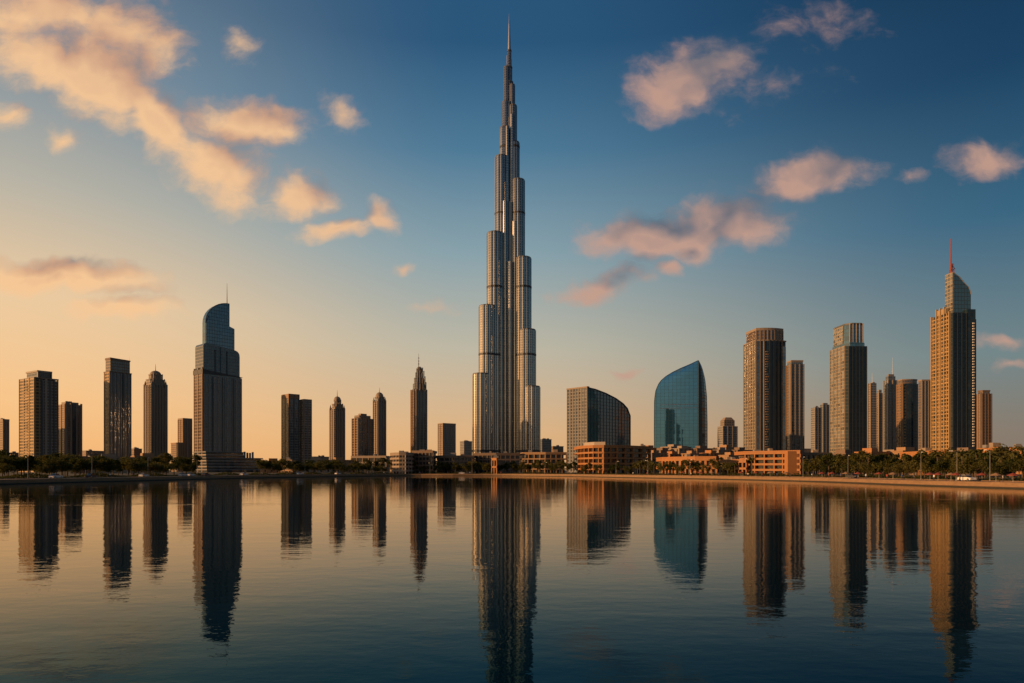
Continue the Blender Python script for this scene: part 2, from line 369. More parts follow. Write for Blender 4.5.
for i in range(n_-1):
    def quad(P, z0, Q, z1): qb.face([(*P[i], z0), (*P[i+1], z0), (*Q[i+1], z1), (*Q[i], z1)], [(0, 0)]*4)
    quad(Cc, -2, Cc, .22); quad(Cc, .22, A, .30); quad(A, .30, A, 1.32); quad(A, 1.32, B, 1.32); quad(B, 1.32, B, 1.18)
structure(qb.build('quay', MT['quay']))
#%%TOWERS
SK = 'towers along the far shore'
# --- A: cut by the left edge
t = T('apartment_tower', 'narrow brown tower cut off by the left edge of the photo', -10, 3, 9, 1050, 22, group=SK)
t.part('shaft', FC['brown'], t.rect(), 0, t.H(421)); t.front_piers(3, 2, .6, 0, t.H(420), MT['stone']); t.part('parapet', MT['stone'], t.rect(-.5), t.H(421), t.H(419), bot=True); t.roofstuff(t.H(419), 2)
# --- B: golden and grey slab with balconies
t = T('apartment_tower', 'wide golden brown tower with a raised roof box, second tower from the left edge', 20, 35, 58, 830, 22, group=SK)
t.part('shaft', FC['grey'], t.rect(), 0, t.H(379)); zt = t.H(378)
MB().face([(-t.hw-.05, t.hd, 0), (-t.hw-.05, -t.hd, 0), (-t.hw-.05, -t.hd, zt), (-t.hw-.05, t.hd, zt)], [(0, 0), (t.d, 0), (t.d, zt), (0, zt)])
t.box('sunlit_facade', FC['gold'], -t.hw-.8, -t.hw+.3, -t.hd-.2, t.hd, 0, zt); t.box('sunlit_facade', FC['gold'], -t.hw-.2, -t.hw+t.w*.22, -t.hd-1.2, -t.hd+.3, 0, zt-1)  # left side: its own golden brown plus sunlight put into the colour
t.left_piers(4, 1.6, 1.3, 0, zt+1, MT['gilt']); t.front_piers(5, 1.5, .7, 0, zt, MT['slate'], .30, 1)
t.box('pier', MT['light'], -t.hw+t.w*.42, -t.hw+t.w*.52, -t.hd-1.0, -t.hd+.5, 0, zt)
for k in range(30):
    z = 8+k*(zt-14)/30; t.box('balcony', MT['gilt'], -t.hw-1.8, -t.hw-.5, -t.hd+t.d*.37, -t.hd+t.d*.63, z, z+1.1)
t.part('parapet', MT['stone'], t.rect(-.6), zt, zt+1.3, bot=True)
t.part('roof_box', FC['slate'], t.rect(0, t.w*.2, t.d*.15), zt+1, t.H(371)); t.part('roof_frame', MT['light'], t.rect(0, t.w*.17, t.d*.12), t.H(371), t.H(369.3), bot=True)
for k in (0, 1): t.box('roof_post', MT['light'], -t.hw*.63+k*t.hw*1.2, -t.hw*.58+k*t.hw*1.2, -t.hd*.8, -t.hd*.7, zt, t.H(370))
# --- C
t = T('apartment_tower', 'narrow brown striped tower to the right of the golden brown tower', 58, 65, 82, 1080, 22, group=SK)
zt = t.H(404); t.part('shaft', FC['brown'], t.rect(), 0, zt); t.front_piers(4, 2.6, 1.1, 0, zt+2, MT['stone'], .05, .95); t.left_piers(3, 2, .8, 0, zt, MT['sand'])
t.box('dark_glass_strip', FC['night'], -1.8, 3.2, -t.hd-1.3, -t.hd, 0, zt+1); t.part('roof_box', MT['stone'], t.rect(0, t.w*.12, t.d*.2), zt, t.H(401.5)); t.roofstuff(t.H(401.5), 3, 1.1)  # dark glass strip, raised past the piers
# --- D
t = T('office_tower', 'tall flat-topped grey tower with a dark crown band, left of the domed tower', 104.5, 110, 131, 860, 25, group=SK)
zt = t.H(372); t.part('shaft', FC['slate'], t.rect(), 0, zt); t.left_piers(2, 2.2, .8, 0, zt+1, MT['sand'], .05, .95); t.box('sunlit_facade', FC['gold'], -t.hw-.4, -t.hw+.3, -t.hd, t.hd, 0, zt)  # left face coloured gold for the low sun on it
t.front_piers(7, 1.3, .8, 0, zt, MT['grey']); t.box('dark_glass_strip', FC['night'], t.hw*.18, t.hw*.32, -t.hd-.9, -t.hd, 0, zt)  # raised strip of dark glass
t.part('ledge', MT['brown'], t.rect(-.8), zt, zt+1.2, bot=True)
hC = t.H(357.5); t.part('crown', FC['bronze'], t.rect(.9), zt+1.2, lambda p: hC-(p[0]+t.hw)*.035); t.part('roof_cap', MT['brown'], t.rect(.4), hC-2.2, lambda p: hC+.3-(p[0]+t.hw)*.035, bot=True)
t.mast(t.hw-1.5, -t.hd+1.5, hC-3, t.H(353.5), .3)
# --- E domed stepped tower
def domed(t, zsh, steps, dome_r, zd, zdt, ztip, fc, pm, n=5, side='stone'):
    """shaft with corner turrets, stepped crown, dome and finial"""
    t.part('shaft', FC[fc], t.cham(t.w*.14), 0, zsh)
    t.front_piers(n, 1.6, .9, 0, zsh+2, pm, .17, .83); t.left_piers(max(3, n-1), 1.6, .9, 0, zsh+2, pm, .17, .83)
    for sx, sy in ((-1, -1), (1, -1), (-1, 1)):
        o = t.part('corner_turret', FC[side], [(sx*(t.hw-t.w*.09)+a*t.w*.08, sy*(t.hd-t.d*.09)+b*t.d*.08) for a, b in ((-1, -1), (1, -1), (1, 1), (-1, 1))], 0, zsh+4)
        MB().cone(sx*(t.hw-t.w*.09), sy*(t.hd-t.d*.09), t.w*.07, .2, zsh+4, zsh+9, 8).build('turret_roof', pm, o)
    for (i, z0, z1) in steps:
        t.part('crown_tier', FC[fc], t.cham(t.w*.16, t.w*i), z0, z1); t.part('ledge', pm, t.cham(t.w*.16, t.w*i-.5), z1, z1+.9, bot=True)
        w = t.hw-t.w*i
        for k in range(4): MB().box(-w*.75+k*w*.5-.6, -w*.75+k*w*.5+.6, -(t.hd-t.w*i)-.5, -(t.hd-t.w*i)+.6, z0, z1+1.8).build('crown_pier', pm, t.e)
    MB().cone(0, 0, dome_r, dome_r, zd-2, zd, 16).dome(0, 0, dome_r, zd, zdt-zd).build('dome', MT['teal'] if fc == 'slate' else pm, t.e)
    t.mast(0, 0, zdt-1, ztip-(-3), .55, 'slate')
t = T('apartment_tower', 'brown tower with a small dome on a stepped crown, left of the curved hotel', 143, 151, 168, 950, 26, group=SK)
domed(t, t.H(386), [(.07, t.H(386), t.H(379)), (.17, t.H(379), t.H(374))], 7.5, t.H(373.5), t.H(369), t.H(364.5), 'stone', MT['stone'])
# --- F
t = T('apartment_tower', 'small brown tower close to the left side of the curved glass hotel', 178, 183, 192, 1200, 24, group=SK)
zt = t.H(419.5); t.part('shaft', FC['brown'], t.rect(), 0, zt); t.front_piers(3, 2.2, .8, 0, zt, MT['stone']); t.left_piers(3, 2, .6, 0, zt, MT['sand']); t.part('parapet', MT['stone'], t.rect(-.4), zt, t.H(418), bot=True)
t = T('apartment_block', 'low brown block in front of the small tower by the curved glass hotel', 171, 178, 185.5, 1150, 24, 'apartment block', SK)
zt = t.H(443.5); t.part('shaft', FC['brown'], t.rect(), 0, zt); t.part('parapet', MT['sand'], t.rect(-.4), zt, t.H(442.5), bot=True); t.roofstuff(zt, 1)
# --- G hotel
t = T('hotel_tower', 'big blue-grey tower with a curved quarter-circle glass crown and terraced base', 194, 203, 242, 780, 24, 'hotel', SK)
X = lambda px: -t.hw+(px-203)/39*t.w
zb = t.H(372); t.part('shaft', FC['slate'], t.rect(), 0, lambda p: t.H(370)-(p[0]+t.hw)*.11)
t.left_piers(3, 1.4, .8, 0, t.H(367), MT['sand'], .05, .95); t.front_piers(9, .7, .8, 0, t.H(375), MT['light'], .04, .96); t.box('sunlit_facade', FC['bronze'], -t.hw-.4, -t.hw+.3, -t.hd, t.hd, 0, t.H(369))  # bronze slab over the left face carries its sunlight as colour
for a in (.22, .48, .74): t.box('dark_glass_strip', FC['night'], -t.hw+t.w*a, -t.hw+t.w*(a+.055), -t.hd-.5, -t.hd+.3, 0, t.H(376))  # dark glass strips standing proud of the shaft face
t.part('ledge', MT['dark'], t.rect(-.8), t.H(373.5), lambda p: t.H(369)-(p[0]+t.hw)*.11, bot=True)
# middle tier with rounded shoulders: horizontal-axis profile extruded in y
def profile(t, name, m, prof, y0, y1):
    """closed profile (x,z), extruded from y0 to y1"""
    b = MB(); n = len(prof)
    b.face([(x, y0, z) for x, z in prof], [(x, z) for x, z in prof]); b.face([(x, y1, z) for x, z in reversed(prof)], [(x, z) for x, z in reversed(prof)])
    for i in range(n):
        (x0, z0), (x1, z1) = prof[i], prof[(i+1) % n]
        b.face([(x0, y0, z0), (x0, y1, z0), (x1, y1, z1), (x1, y0, z1)], [(0, z0), (y1-y0, z0), (y1-y0, z1), (0, z1)])
    return b.build(name, m, t.e)
zl, zr = t.H(343), t.H(347)
a, b_ = -t.hw+.8, t.hw-2.2
prof = [(a, t.H(373)), (b_, t.H(375)), (b_, t.H(352)), (b_-.6, t.H(349)), (b_-2.5, t.H(347)), (b_-5, t.H(346)), (a+4, t.H(342)), (a+1.2, t.H(343)), (a, t.H(345))]
profile(t, 'upper_tier', FC['slate'], prof, -t.hd+1.2, t.hd-1.5)
for k in (.3, .62): t.box('dark_glass_strip', FC['night'], a+(b_-a)*k, a+(b_-a)*k+1.6, -t.hd+.8, -t.hd+1.5, t.H(374), t.H(348))  # thin dark glass strips raised off the tier
t.box('pier', MT['teal'], a+(b_-a)*.45, a+(b_-a)*.45+1, -t.hd+.5, -t.hd+1.6, t.H(374), t.H(345))
cx0, cx1, cx2 = -t.hw+4.2, X(230), X(235); HH = t.H; t.H = lambda py: HH(py)*1.036+.2
arc = [(cx0+(cx1-cx0)*(1-math.cos(u*math.pi/2/10)), t.H(327)+(t.H(304.5)-t.H(327))*math.sin(u*math.pi/2/10)) for u in range(11)]
profile(t, 'glass_crown', FC['blue'], [(cx0, t.H(358)), (cx1, t.H(358))]+list(reversed(arc)), -t.hd+3, -t.hd+11)
profile(t, 'crown_wedge', FC['blue'], [(cx0+.4, t.H(358)), (cx2, t.H(358)), (cx2, t.H(329)), (cx0+4, t.H(320)), (cx0+.4, t.H(327))], -t.hd+1.8, -t.hd+3.2)
fr = MB()
for (xa, za), (xb, zb_) in zip(arc, arc[1:]): fr.bar((xa, -t.hd+3, za), (xb, -t.hd+3, zb_), .45)
fr.bar((cx1, -t.hd+3, t.H(345)), (cx1, -t.hd+3, t.H(304.5)), .45); fr.build('crown_rim', MT['slate'], t.e)
t.mast(cx1-1.6, -t.hd+5, t.H(306), t.H(284), .55, 'slate')
t.H = HH
for k in range(7):      # terraced base, to the right
    z = k*3.4; f_ = -13+k*.5; rx = t.hw+25-k*.5 if k < 5 else t.hw+1
    t.part('terrace', MT['light'] if k % 2 else MT['grey'], [(-t.hw-1.5, f_), (rx, f_), (rx, t.hd), (-t.hw-1.5, t.hd)] if 0 else [(-t.hw-1.5, -t.hd+f_), (rx, -t.hd+f_+4), (rx, t.hd), (-t.hw-1.5, t.hd)], z+2.3, z+3.4, bot=True)
    t.part('terrace_glazing', FC['night'], [(-t.hw-.5, -t.hd+f_+1.5), (rx-1.5, -t.hd+f_+5.5), (rx-1.5, t.hd-1), (-t.hw-.5, t.hd-1)], z, z+2.3)
for k in range(4): t.box('chimney', MT['grey'], t.hw+3+k*3.4, t.hw+4.6+k*3.4, -t.hd, -t.hd+2, 16.5, 24+random.random()*4-k)
# --- H twins
t = T('apartment_tower', 'taller half of the twin slab towers, with a bright left edge', 282, 289, 299, 1000, 26, group='twin slab towers')
zt = t.H(394); t.part('shaft', FC['slate'], t.rect(), 0, zt); t.box('sunlit_facade', FC['gold'], -t.hw-.5, -t.hw+.3, -t.hd, t.hd, 0, zt-3); t.left_piers(3, 1.4, 1.0, 0, zt, MT['sand']); t.front_piers(3, 1.3, .8, 0, zt, MT['slate'])  # lit left edge painted in as a gold slab
t.part('parapet', MT['sand'], t.rect(-.7), zt-6, zt+.5, bot=True)
t = T('apartment_tower', 'lower grey half of the twin slab towers', 297.5, 304, 311.5, 1010, 26, group='twin slab towers')
zt = t.H(400.5); t.part('shaft', FC['grey'], t.rect(), 0, zt); t.front_piers(3, 1.5, .9, 0, zt, MT['stone']); t.left_piers(3, 1.4, .6, 0, zt, MT['slate']); t.part('parapet', MT['stone'], t.rect(-.5), zt, t.H(399), bot=True); t.roofstuff(zt, 1)
# --- I
t = T('apartment_tower', 'slim tower with a pointed domed top, standing alone right of the twin slab towers', 329, 335, 345.5, 1060, 36, group=SK)
domed(t, t.H(410), [(.10, t.H(410), t.H(404)), (.22, t.H(404), t.H(400))], 5.6, t.H(399.5), t.H(395.5), t.H(391), 'stone', MT['stone'], 4)
# --- J
t = T('apartment_tower', 'stepped brown block touching the left side of a small domed tower', 352, 358, 373, 990, 34, group=SK)
zt = t.H(418); t.part('shaft', FC['bronze'], t.rect(), 0, zt); t.left_piers(3, 1.6, .7, 0, zt, MT['sand']); t.front_piers(4, 1.3, .8, 0, zt, MT['grey'])
t.part('roof_box', FC['stone'], t.rect(0, t.w*.12, t.d*.1), zt, t.H(415)); t.part('roof_box', MT['stone'], t.rect(0, t.w*.3, t.d*.3), t.H(415), t.H(413)); t.roofstuff(zt, 2)
# --- K
t = T('apartment_tower', 'tall slim tower with a small dome beside the stepped brown block', 372.5, 378, 386.5, 1120, 36, group=SK)
domed(t, t.H(402), [(.10, t.H(402), t.H(397))], 6.6, t.H(396), t.H(391.5), t.H(388.5), 'grey', MT['stone'], 4)
# --- L
t = T('office_tower', 'tall dark tower tapering in steps to a mast, just left of the tallest tower', 410.5, 415, 428, 985, 24, group=SK)
t.part('shaft', FC['slate'], t.cham(t.w*.16), 0, t.H(391)); t.front_piers(4, 1.3, 1.0, 0, t.H(389), MT['stone'], .1, .9); t.left_piers(3, 1.4, 1.0, 0, t.H(389), MT['sand'], .15, .85)
for (i, a, b) in ((.08, 391, 383), (.14, 383, 377), (.21, 377, 371.5), (.29, 371.5, 368)):
    t.part('crown_tier', FC['slate'], t.cham(t.w*.15, t.w*i), t.H(a), t.H(b)); w = t.hw-t.w*i
    for k in range(4): t.box('crown_pier', MT['stone'], -w*.8+k*w*.53-.5, -w*.8+k*w*.53+.5, -w-.5, -w+.6, t.H(a), t.H(b-1.5))
MB().cone(0, 0, 5, 2, t.H(368), t.H(365.5), 8).build('roof_cap', MT['grey'], t.e); t.mast(-1, 0, t.H(366), t.H(352), .6, 'slate')
for k in range(3): t.box('mast_bracket', MT['grey'], -2, 0.2, -.3, .3, t.H(363-3*k), t.H(362.4-3*k))
# --- M
t = T('office_block', 'small plain square tower just left of the foot of the tallest tower', 438, 443, 455.5, 1180, 32, group=SK)
zt = t.H(424); t.part('shaft', FC['grey'], t.rect(), 0, zt); t.left_piers(3, 1.8, .6, 0, zt, MT['sand']); t.front_piers(6, 1.1, .5, 0, zt, MT['grey']); t.part('parapet', MT['stone'], t.rect(-.6), zt, t.H(423), bot=True)
FARB = 'small distant blocks on the skyline'
for (lab, a, b, c, top, D, fc) in (('small distant block against the left foot of the tallest tower', 460, 464, 472, 441.5, 1500, 'grey'), ('distant dark block at the right foot of the tallest tower', 540, 542, 551.5, 439.5, 1450, 'slate'),
    ('lowest distant brown block between the tallest tower and the sloping-roof building', 551, 553, 563.5, 446.5, 1500, 'brown'), ('long low dark block between the brown striped tower and the flat-topped grey tower', 81, 86, 104.5, 451, 1250, 'brown'),
    ('low dark block left of the domed brown tower', 131, 134, 142, 449, 1200, 'brown'), ('low brown block far behind the trees at the left edge', 8, 11, 20, 453, 1200, 'brown'),
    ('low hillside block between the twin slab towers and the slim domed tower', 311, 314, 329, 457, 1200, 'grey'), ('low pale block left of the striped dark glass building on the right', 787, 790, 812, 449, 1200, 'bronze'),
    ('low block at the right edge of the photo behind the trees', 1005, 1009, 1030, 448, 600, 'brown')):
    t = T('distant_block', lab, a, b, c, D, 30, 'building', FARB); zt = t.H(top)
    t.part('shaft', FC[fc], t.rect(), 0, zt); t.part('parapet', MT['grey'], t.rect(-.5), zt, zt+1, bot=True); t.roofstuff(zt+.5, 3)

# --- the tallest tower: three winged plan, tiers stepping up in a spiral
D = 1230; mp = D/F; CXp = 509.3
Z = lambda py: CH+(HZ-py)*mp-GZ
burj = thing('skyscraper', 'tallest tower of the skyline, silver and needle-thin, stepping up to a spire in the middle', 'skyscraper', ((CXp-512)*mp, D, GZ))
def ribbed(cx, cy, r, n=28, amp=.035):
    return [(cx+r*(1+(amp if k % 2 else -amp))*math.cos(2*math.pi*k/n), cy+r*(1+(amp if k % 2 else -amp))*math.sin(2*math.pi*k/n)) for k in range(n)]
def wing(ang, segs, r0):
    ca, sa = math.cos(R(ang)), math.sin(R(ang))
    for k, (d, top, r) in enumerate(segs):
        z = Z(top); cx, cy = ca*d, sa*d
        body = MB().prism(ribbed(cx, cy, r), 0, z)
        inn = segs[k+1][0] if k+1 < len(segs) else 0      # link back to the next tier
        nx, ny = -sa*r*.80, ca*r*.80
        body.prism([(ca*inn+nx*.98, sa*inn+ny*.98), (ca*inn-nx*.98, sa*inn-ny*.98), (cx-nx, cy-ny), (cx+nx, cy+ny)][::1], 0, z-1.2)
        o = body.build('wing_tier', FC['steel'], burj)
        MB().prism(ribbed(cx, cy, r*.93), z, z+2.2).build('tier_roof', MT['slate'], o)
        MB().cone(cx, cy, .5, .2, z+2, z+8, 6).build('roof_mast', MT['grey'], o)
        for zz in (Z(452.5), Z(358), Z(291), Z(217), Z(150)):
            if zz+3 < z: MB().prism(ribbed(cx, cy, r+.35), zz, zz+3.6, bot=True).build('mechanical_band', MT['dark'], o)
RW = 15.5; kc = .87
L = [(-65, 377, 16), (-54, 310, 15.5), (-40, 237, 14.5), (-26, 160, 12), (-17, 130, 8.5), (-13, 104, 7), (-10, 69, 5.2)]
Rr = [(55, 389, 15), (47.5, 333, 15.5), (39.5, 261.5, 14.5), (28, 183.5, 12), (18.5, 145, 9.5), (14, 108, 7.5), (10.5, 87, 5.6)]
wing(210, [((-e-r)/kc, top, r) for e, top, r in L], 15)
wing(330, [((e-r)/kc, top, r) for e, top, r in Rr], 15)
wing(90, [(46, 350, 15), (34, 285, 14.5), (22, 200, 13), (12, 135, 9)], 15)
# core with fluted piers in the fork between the wings
core = MB().prism(ribbed(0, 0, 17, 24, .06), 0, Z(205)); core.prism(ribbed(0, 0, 13, 24, .06), Z(205), Z(150)).build('core', FC['steel_shaded'], burj)  # darkened steel carries the shade of the fork between the wings
for (x, y, r, top) in ((-7, -17.5, 4.2, 205), (1.5, -20, 4.2, 265), (10, -17.5, 4.2, 225), (-14.5, -21.5, 4.0, 300), (17.5, -21.5, 4.0, 320), (-3, -13.5, 3.2, 130), (5.5, -12.5, 3.2, 118)):
    MB().prism(ribbed(x, y, r, 12, .05), 0, Z(top)).build('fluted_pier', FC['steel'], burj)
for (r, a, b) in ((8.6, 152, 104), (6.8, 104, 82), (5.2, 82, 67), (3.7, 67, 50)):
    o = MB().prism(ribbed(0, 0, r, 20, .06), Z(a+25 if a < 150 else a+5), Z(b)).build('upper_tier', FC['steel'], burj); MB().cone(0, 0, r+.4, r+.4, Z(b)-3, Z(b)-1, 20).build('mechanical_band', MT['slate'], o)
for (x, top) in ((-3.8, 56), (3.4, 60)): MB().cone(x, -1, 1.3, 1.1, Z(100), Z(top), 8).build('spire_fin', MT['steel'], burj)
MB().cone(0, 0, 2.8, 2.0, Z(50), Z(36), 10).cone(0, 0, 1.9, 1.4, Z(36), Z(24), 10).cone(0, 0, 1.3, .6, Z(24), Z(14), 8).build('spire', MT['steel'], burj)
pd = MB(); 
for k in range(3): pd.prism([(-95+k*9, -62+k*8), (88-k*9, -62+k*8), (88-k*9, 30), (-95+k*9, 30)], k*6, k*6+5, bot=True)
pd.build('podium', FC['bronze'], burj)

# --- O sloping roof
t = T('office_building', 'dark glass building with a curved roof sloping right and a striped left face', 567.5, 587.5, 630, 800, 50, 'office building', SK)
roof = [(0, 387.6), (.18, 389.5), (.42, 393.5), (.65, 398.5), (.82, 403.5), (.93, 408.5), (1, 416)]
def zroof(fx):
    for (a, za), (b, zb_) in zip(roof, roof[1:]):
        if fx <= b: return t.H(za+(zb_-za)*(fx-a)/(b-a))
    return t.H(416)
# the camera sees the right part further away: lengthen heights in proportion to the distance
def far_k(fx):
    ca, sa = math.cos(t.e.rotation_euler.z), math.sin(t.e.rotation_euler.z); x = -t.hw+fx*t.w
    return (t.e.location.y+sa*x-ca*t.hd)/D0
D0 = 800
prof = [(-t.hw, 0), (t.hw, 0)]+[(-t.hw+t.w*f, (zroof(f)+GZ-CH)*far_k(f)+CH-GZ) for f in (1, .93, .82, .65, .42, .18, 0)]
profile(t, 'glass_body', FC['bluegrey'], prof, -t.hd, t.hd)
t.box('flat_facade', FC['slate'], -t.hw-.7, -t.hw+.5, -t.hd, t.hd, 0, t.H(387.2)); t.left_piers(8, 1.3, 1.0, 0, t.H(387), MT['grey'])
t.part('parapet', MT['stone'], [(-t.hw-1.4, -t.hd-.5), (-t.hw+3, -t.hd-.5), (-t.hw+3, t.hd+.5), (-t.hw-1.4, t.hd+.5)], t.H(387.8), t.H(386.3), bot=True)
rim = MB(); pr = prof[2:]
for (xa, za), (xb, zb_) in zip(pr, pr[1:]): rim.bar((xa, -t.hd-.3, za), (xb, -t.hd-.3, zb_), .8)
rim.bar((t.hw, -t.hd-.3, 0), (t.hw, -t.hd-.3, pr[0][1]), .8); rim.build('roof_rim', MT['dark'], t.e)
for k in range(1, 14): 
    f = k/14; t.box('mullion', MT['teal'], -t.hw+t.w*f-.25, -t.hw+t.w*f+.25, -t.hd-.4, -t.hd+.1, 0, (zroof(f)+GZ-CH)*far_k(f)+CH-GZ-1)
# --- P blade
D = 790; kx = D/F
P0 = thing('glass_tower', 'blue mirror-glass tower shaped like a leaning blade with a pointed top', 'glass tower', ((681-512)*kx, D, GZ), R(-13)+0)
LX = lambda px, s=1.0: (px-681)*kx*1.02
ZZ = lambda py: CH+(HZ-py)*kx-GZ
left = [(655.6, 470), (655.2, 430), (655.4, 400), (656.5, 391), (659, 384), (663, 378.5), (669, 374), (678, 369.3), (688, 365.2), (697.5, 361.5)]
def right_at(py):     # right corner edge between front and side faces
    return 698.0
def srf(name, m, rows):
    b = MB()
    for r0, r1 in zip(rows, rows[1:]):
        for (p0, p1, p2, p3) in zip(r0, r0[1:], r1[1:], r1):
            b.face([p0, p1, p2, p3], [(q[0]-q[1]*.5, q[2]) for q in (p0, p1, p2, p3)], True)
    return b
zs = [0, 20, 40, 55, 70, 80, 88, 96, 102, 108, 113, 117, 121]
zmax = ZZ(361); lz = [(LX(a), ZZ(b)) for a, b in left]
def lx_at(z):
    if z <= lz[0][1]: return lz[0][0]
    for (xa, za), (xb, zb_) in zip(lz, lz[1:]):
        if z <= zb_: return xa+(xb-xa)*(z-za)/(zb_-za)
    return lz[-1][0]
side = [(0, 30), (.45, 30), (.7, 28), (.85, 22), (.95, 12), (1, .5)]
def dep(z):
    f = z/zmax
    for (a, da), (b, db) in zip(side, side[1:]):
        if f <= b: return da+(db-da)*(f-a)/(b-a)
    return .5
xr = LX(697.5)
zz_ = [zmax*k/30 for k in range(31)]
rowsF, rowsR, rowsL, rowsB = [], [], [], []
for z in zz_:
    f = z/zmax; xl = min(lx_at(z), xr-.3); dd_ = dep(z); bul = .6
    front = [(xl+(xr-xl)*k/8, -bul*(1-(k/4-1)**2)*min(1, (xr-xl)/30)+0, z) for k in range(9)]
    sx = dd_*.38
    rightf = [(xr+sx*math.sin(k/4*math.pi/2), dd_*(1-math.cos(k/4*math.pi/2)), z) for k in range(5)]
    rowsF.append(front); rowsR.append(rightf); rowsL.append([(xl, max(1, dd_*.8), z), front[0]]); rowsB.append([rightf[-1], (xl, max(1, dd_*.8), z)])
for nm, rows, mt in (('front_glazing', rowsF, FC['blade']), ('side_glazing', rowsR, FC['night']), ('left_glazing', rowsL, FC['blue']), ('rear_glazing', rowsB, FC['night'])):
    srf(nm, None, rows).build(nm, mt, P0)
rm = MB()
for rows, k in ((rowsF, 0), (rowsR, 0)):
    for a, b in zip(rows, rows[1:]): rm.bar(a[k], b[k], .35 if rows is rowsF else .22)
for a, b in zip(rowsR, rowsR[1:]): rm.bar(a[-1], b[-1], .3)
rm.build('edge_trim', MT['teal'], P0)
for zz in (ZZ(408), ZZ(404.5)):
    b = MB(); i = min(range(31), key=lambda j: abs(zz_[j]-zz)); r = rowsF[i]
    for p0, p1 in zip(r[1:], r[2:]): b.bar((p0[0], p0[1]-.2, zz), (p1[0], p1[1]-.2, zz), .3)
    b.build('transom', MT['steel'], P0)
# --- Q
t = T('office_block', 'small tower with chamfered stepped top between the blue blade tower and the round-topped tower', 717.5, 723, 737.5, 1100, 28, group=SK)
zt = t.H(426); t.part('shaft', FC['grey'], t.rect(), 0, zt); t.front_piers(4, 1.2, .6, 0, zt, MT['stone']); t.part('crown_tier', FC['stone'], t.rect(0, t.w*.14, t.d*.14), zt, t.H(420)); t.part('roof_cap', MT['stone'], t.rect(0, t.w*.16, t.d*.16), t.H(420), t.H(417), top=t.rect(0, t.w*.3, t.d*.3))
# --- R round-topped
t = T('office_tower', 'broad tower with sunlit golden left face, bowed dark glass centre and a set-back bowed crown', 744, 757, 787.5, 760, 27, group=SK)
zt = t.H(340.5); bw = 4; F0 = t.bowed(bw)
t.part('shaft', FC['night'], F0, 0, zt); t.box('sunlit_facade', FC['pale'], -t.hw-.5, -t.hw+.4, -t.hd+bw, t.hd, 0, zt); t.left_piers(6, .9, 1.0, 0, zt+.5, MT['stone'], .05, .98)  # lit left face gets its sunlight as a paler glass grid
def onbow(f): return -t.hd+bw-bw*(1-(2*f-1)**2)
for f in (.02, .13, .24, .42, .55, .68, .80, .97):
    x = -t.hw+f*t.w; y = onbow(f); t.box('pier', MT['stone'] if f < .3 or f > .9 else MT['inky'], x-.6, x+.6, y-.9, y+1, 0, zt+(1 if f < .9 else -6))
t.box('light_strip', FC['pale'], -t.hw+.3, -t.hw+t.w*.13, onbow(.1)-.3, onbow(.1)+2, 0, zt); t.box('light_strip', FC['pale'], t.hw-t.w*.13, t.hw-t.w*.03, onbow(.9)-.3, onbow(.9)+2, 0, zt-5)
for k in range(44):
    if k % 1 == 0:
        z = 14+k*(zt-24)/44; x = -t.hw+t.w*.28+random.uniform(-.4, .4); t.box('balcony', MT['sand'] if random.random() < .5 else MT['grey'], x, x+random.uniform(1.5, 3.6), onbow(.33)-1.1, onbow(.33)+.5, z, z+1.1)
t.part('ledge', MT['stone'], t.bowed(bw, i=-.6), zt, zt+1.2, bot=True)
cr = [(x*.88-.2, y*.88) for x, y in F0]; t.part('crown', FC['bronze'], cr, zt+1.2, t.H(329.5)); t.part('roof_cap', MT['stone'], [(x*.9-.2, y*.9) for x, y in F0], t.H(329.5), t.H(327), bot=True)
for k in range(9):
    x, y = cr[k]; t.box('crown_pier', MT['stone'], x-.4, x+.4, y-.5, y+.5, zt+1, t.H(329.5))
# --- S
t = T('office_tower', 'slim dark tower behind the right side of the broad round-topped tower', 786, 791, 804, 900, 24, group=SK)
zt = t.H(364); t.part('shaft', FC['bronze'], t.rect(), 0, zt); t.left_piers(2, 2, .9, 0, zt, MT['sand'], .1, .9); t.front_piers(4, 1.3, .8, 0, zt, MT['grey']); t.part('crown_tier', FC['slate'], t.rect(1), zt, t.H(361.5)); t.part('parapet', MT['stone'], t.rect(.6), t.H(361.5), t.H(360), bot=True)
# --- T
t = T('apartment_tower', 'lower left half of the small grey pair between two large right-hand towers', 811, 815, 821.5, 1100, 34, group=SK)
zt = t.H(407.5); t.part('shaft', FC['grey'], t.rect(), 0, zt); t.front_piers(3, 1.6, .7, 0, zt+1, MT['grey']); t.roofstuff(zt, 1)
t = T('apartment_tower', 'taller right half of the small grey pair between two large right-hand towers', 820, 823, 829.5, 1120, 34, group=SK)
zt = t.H(404.5); t.part('shaft', FC['slate'], t.rect(), 0, zt); t.front_piers(3, 1.4, .7, 0, zt, MT['grey']); t.part('roof_box', MT['grey'], t.rect(2), zt, t.H(402.8))
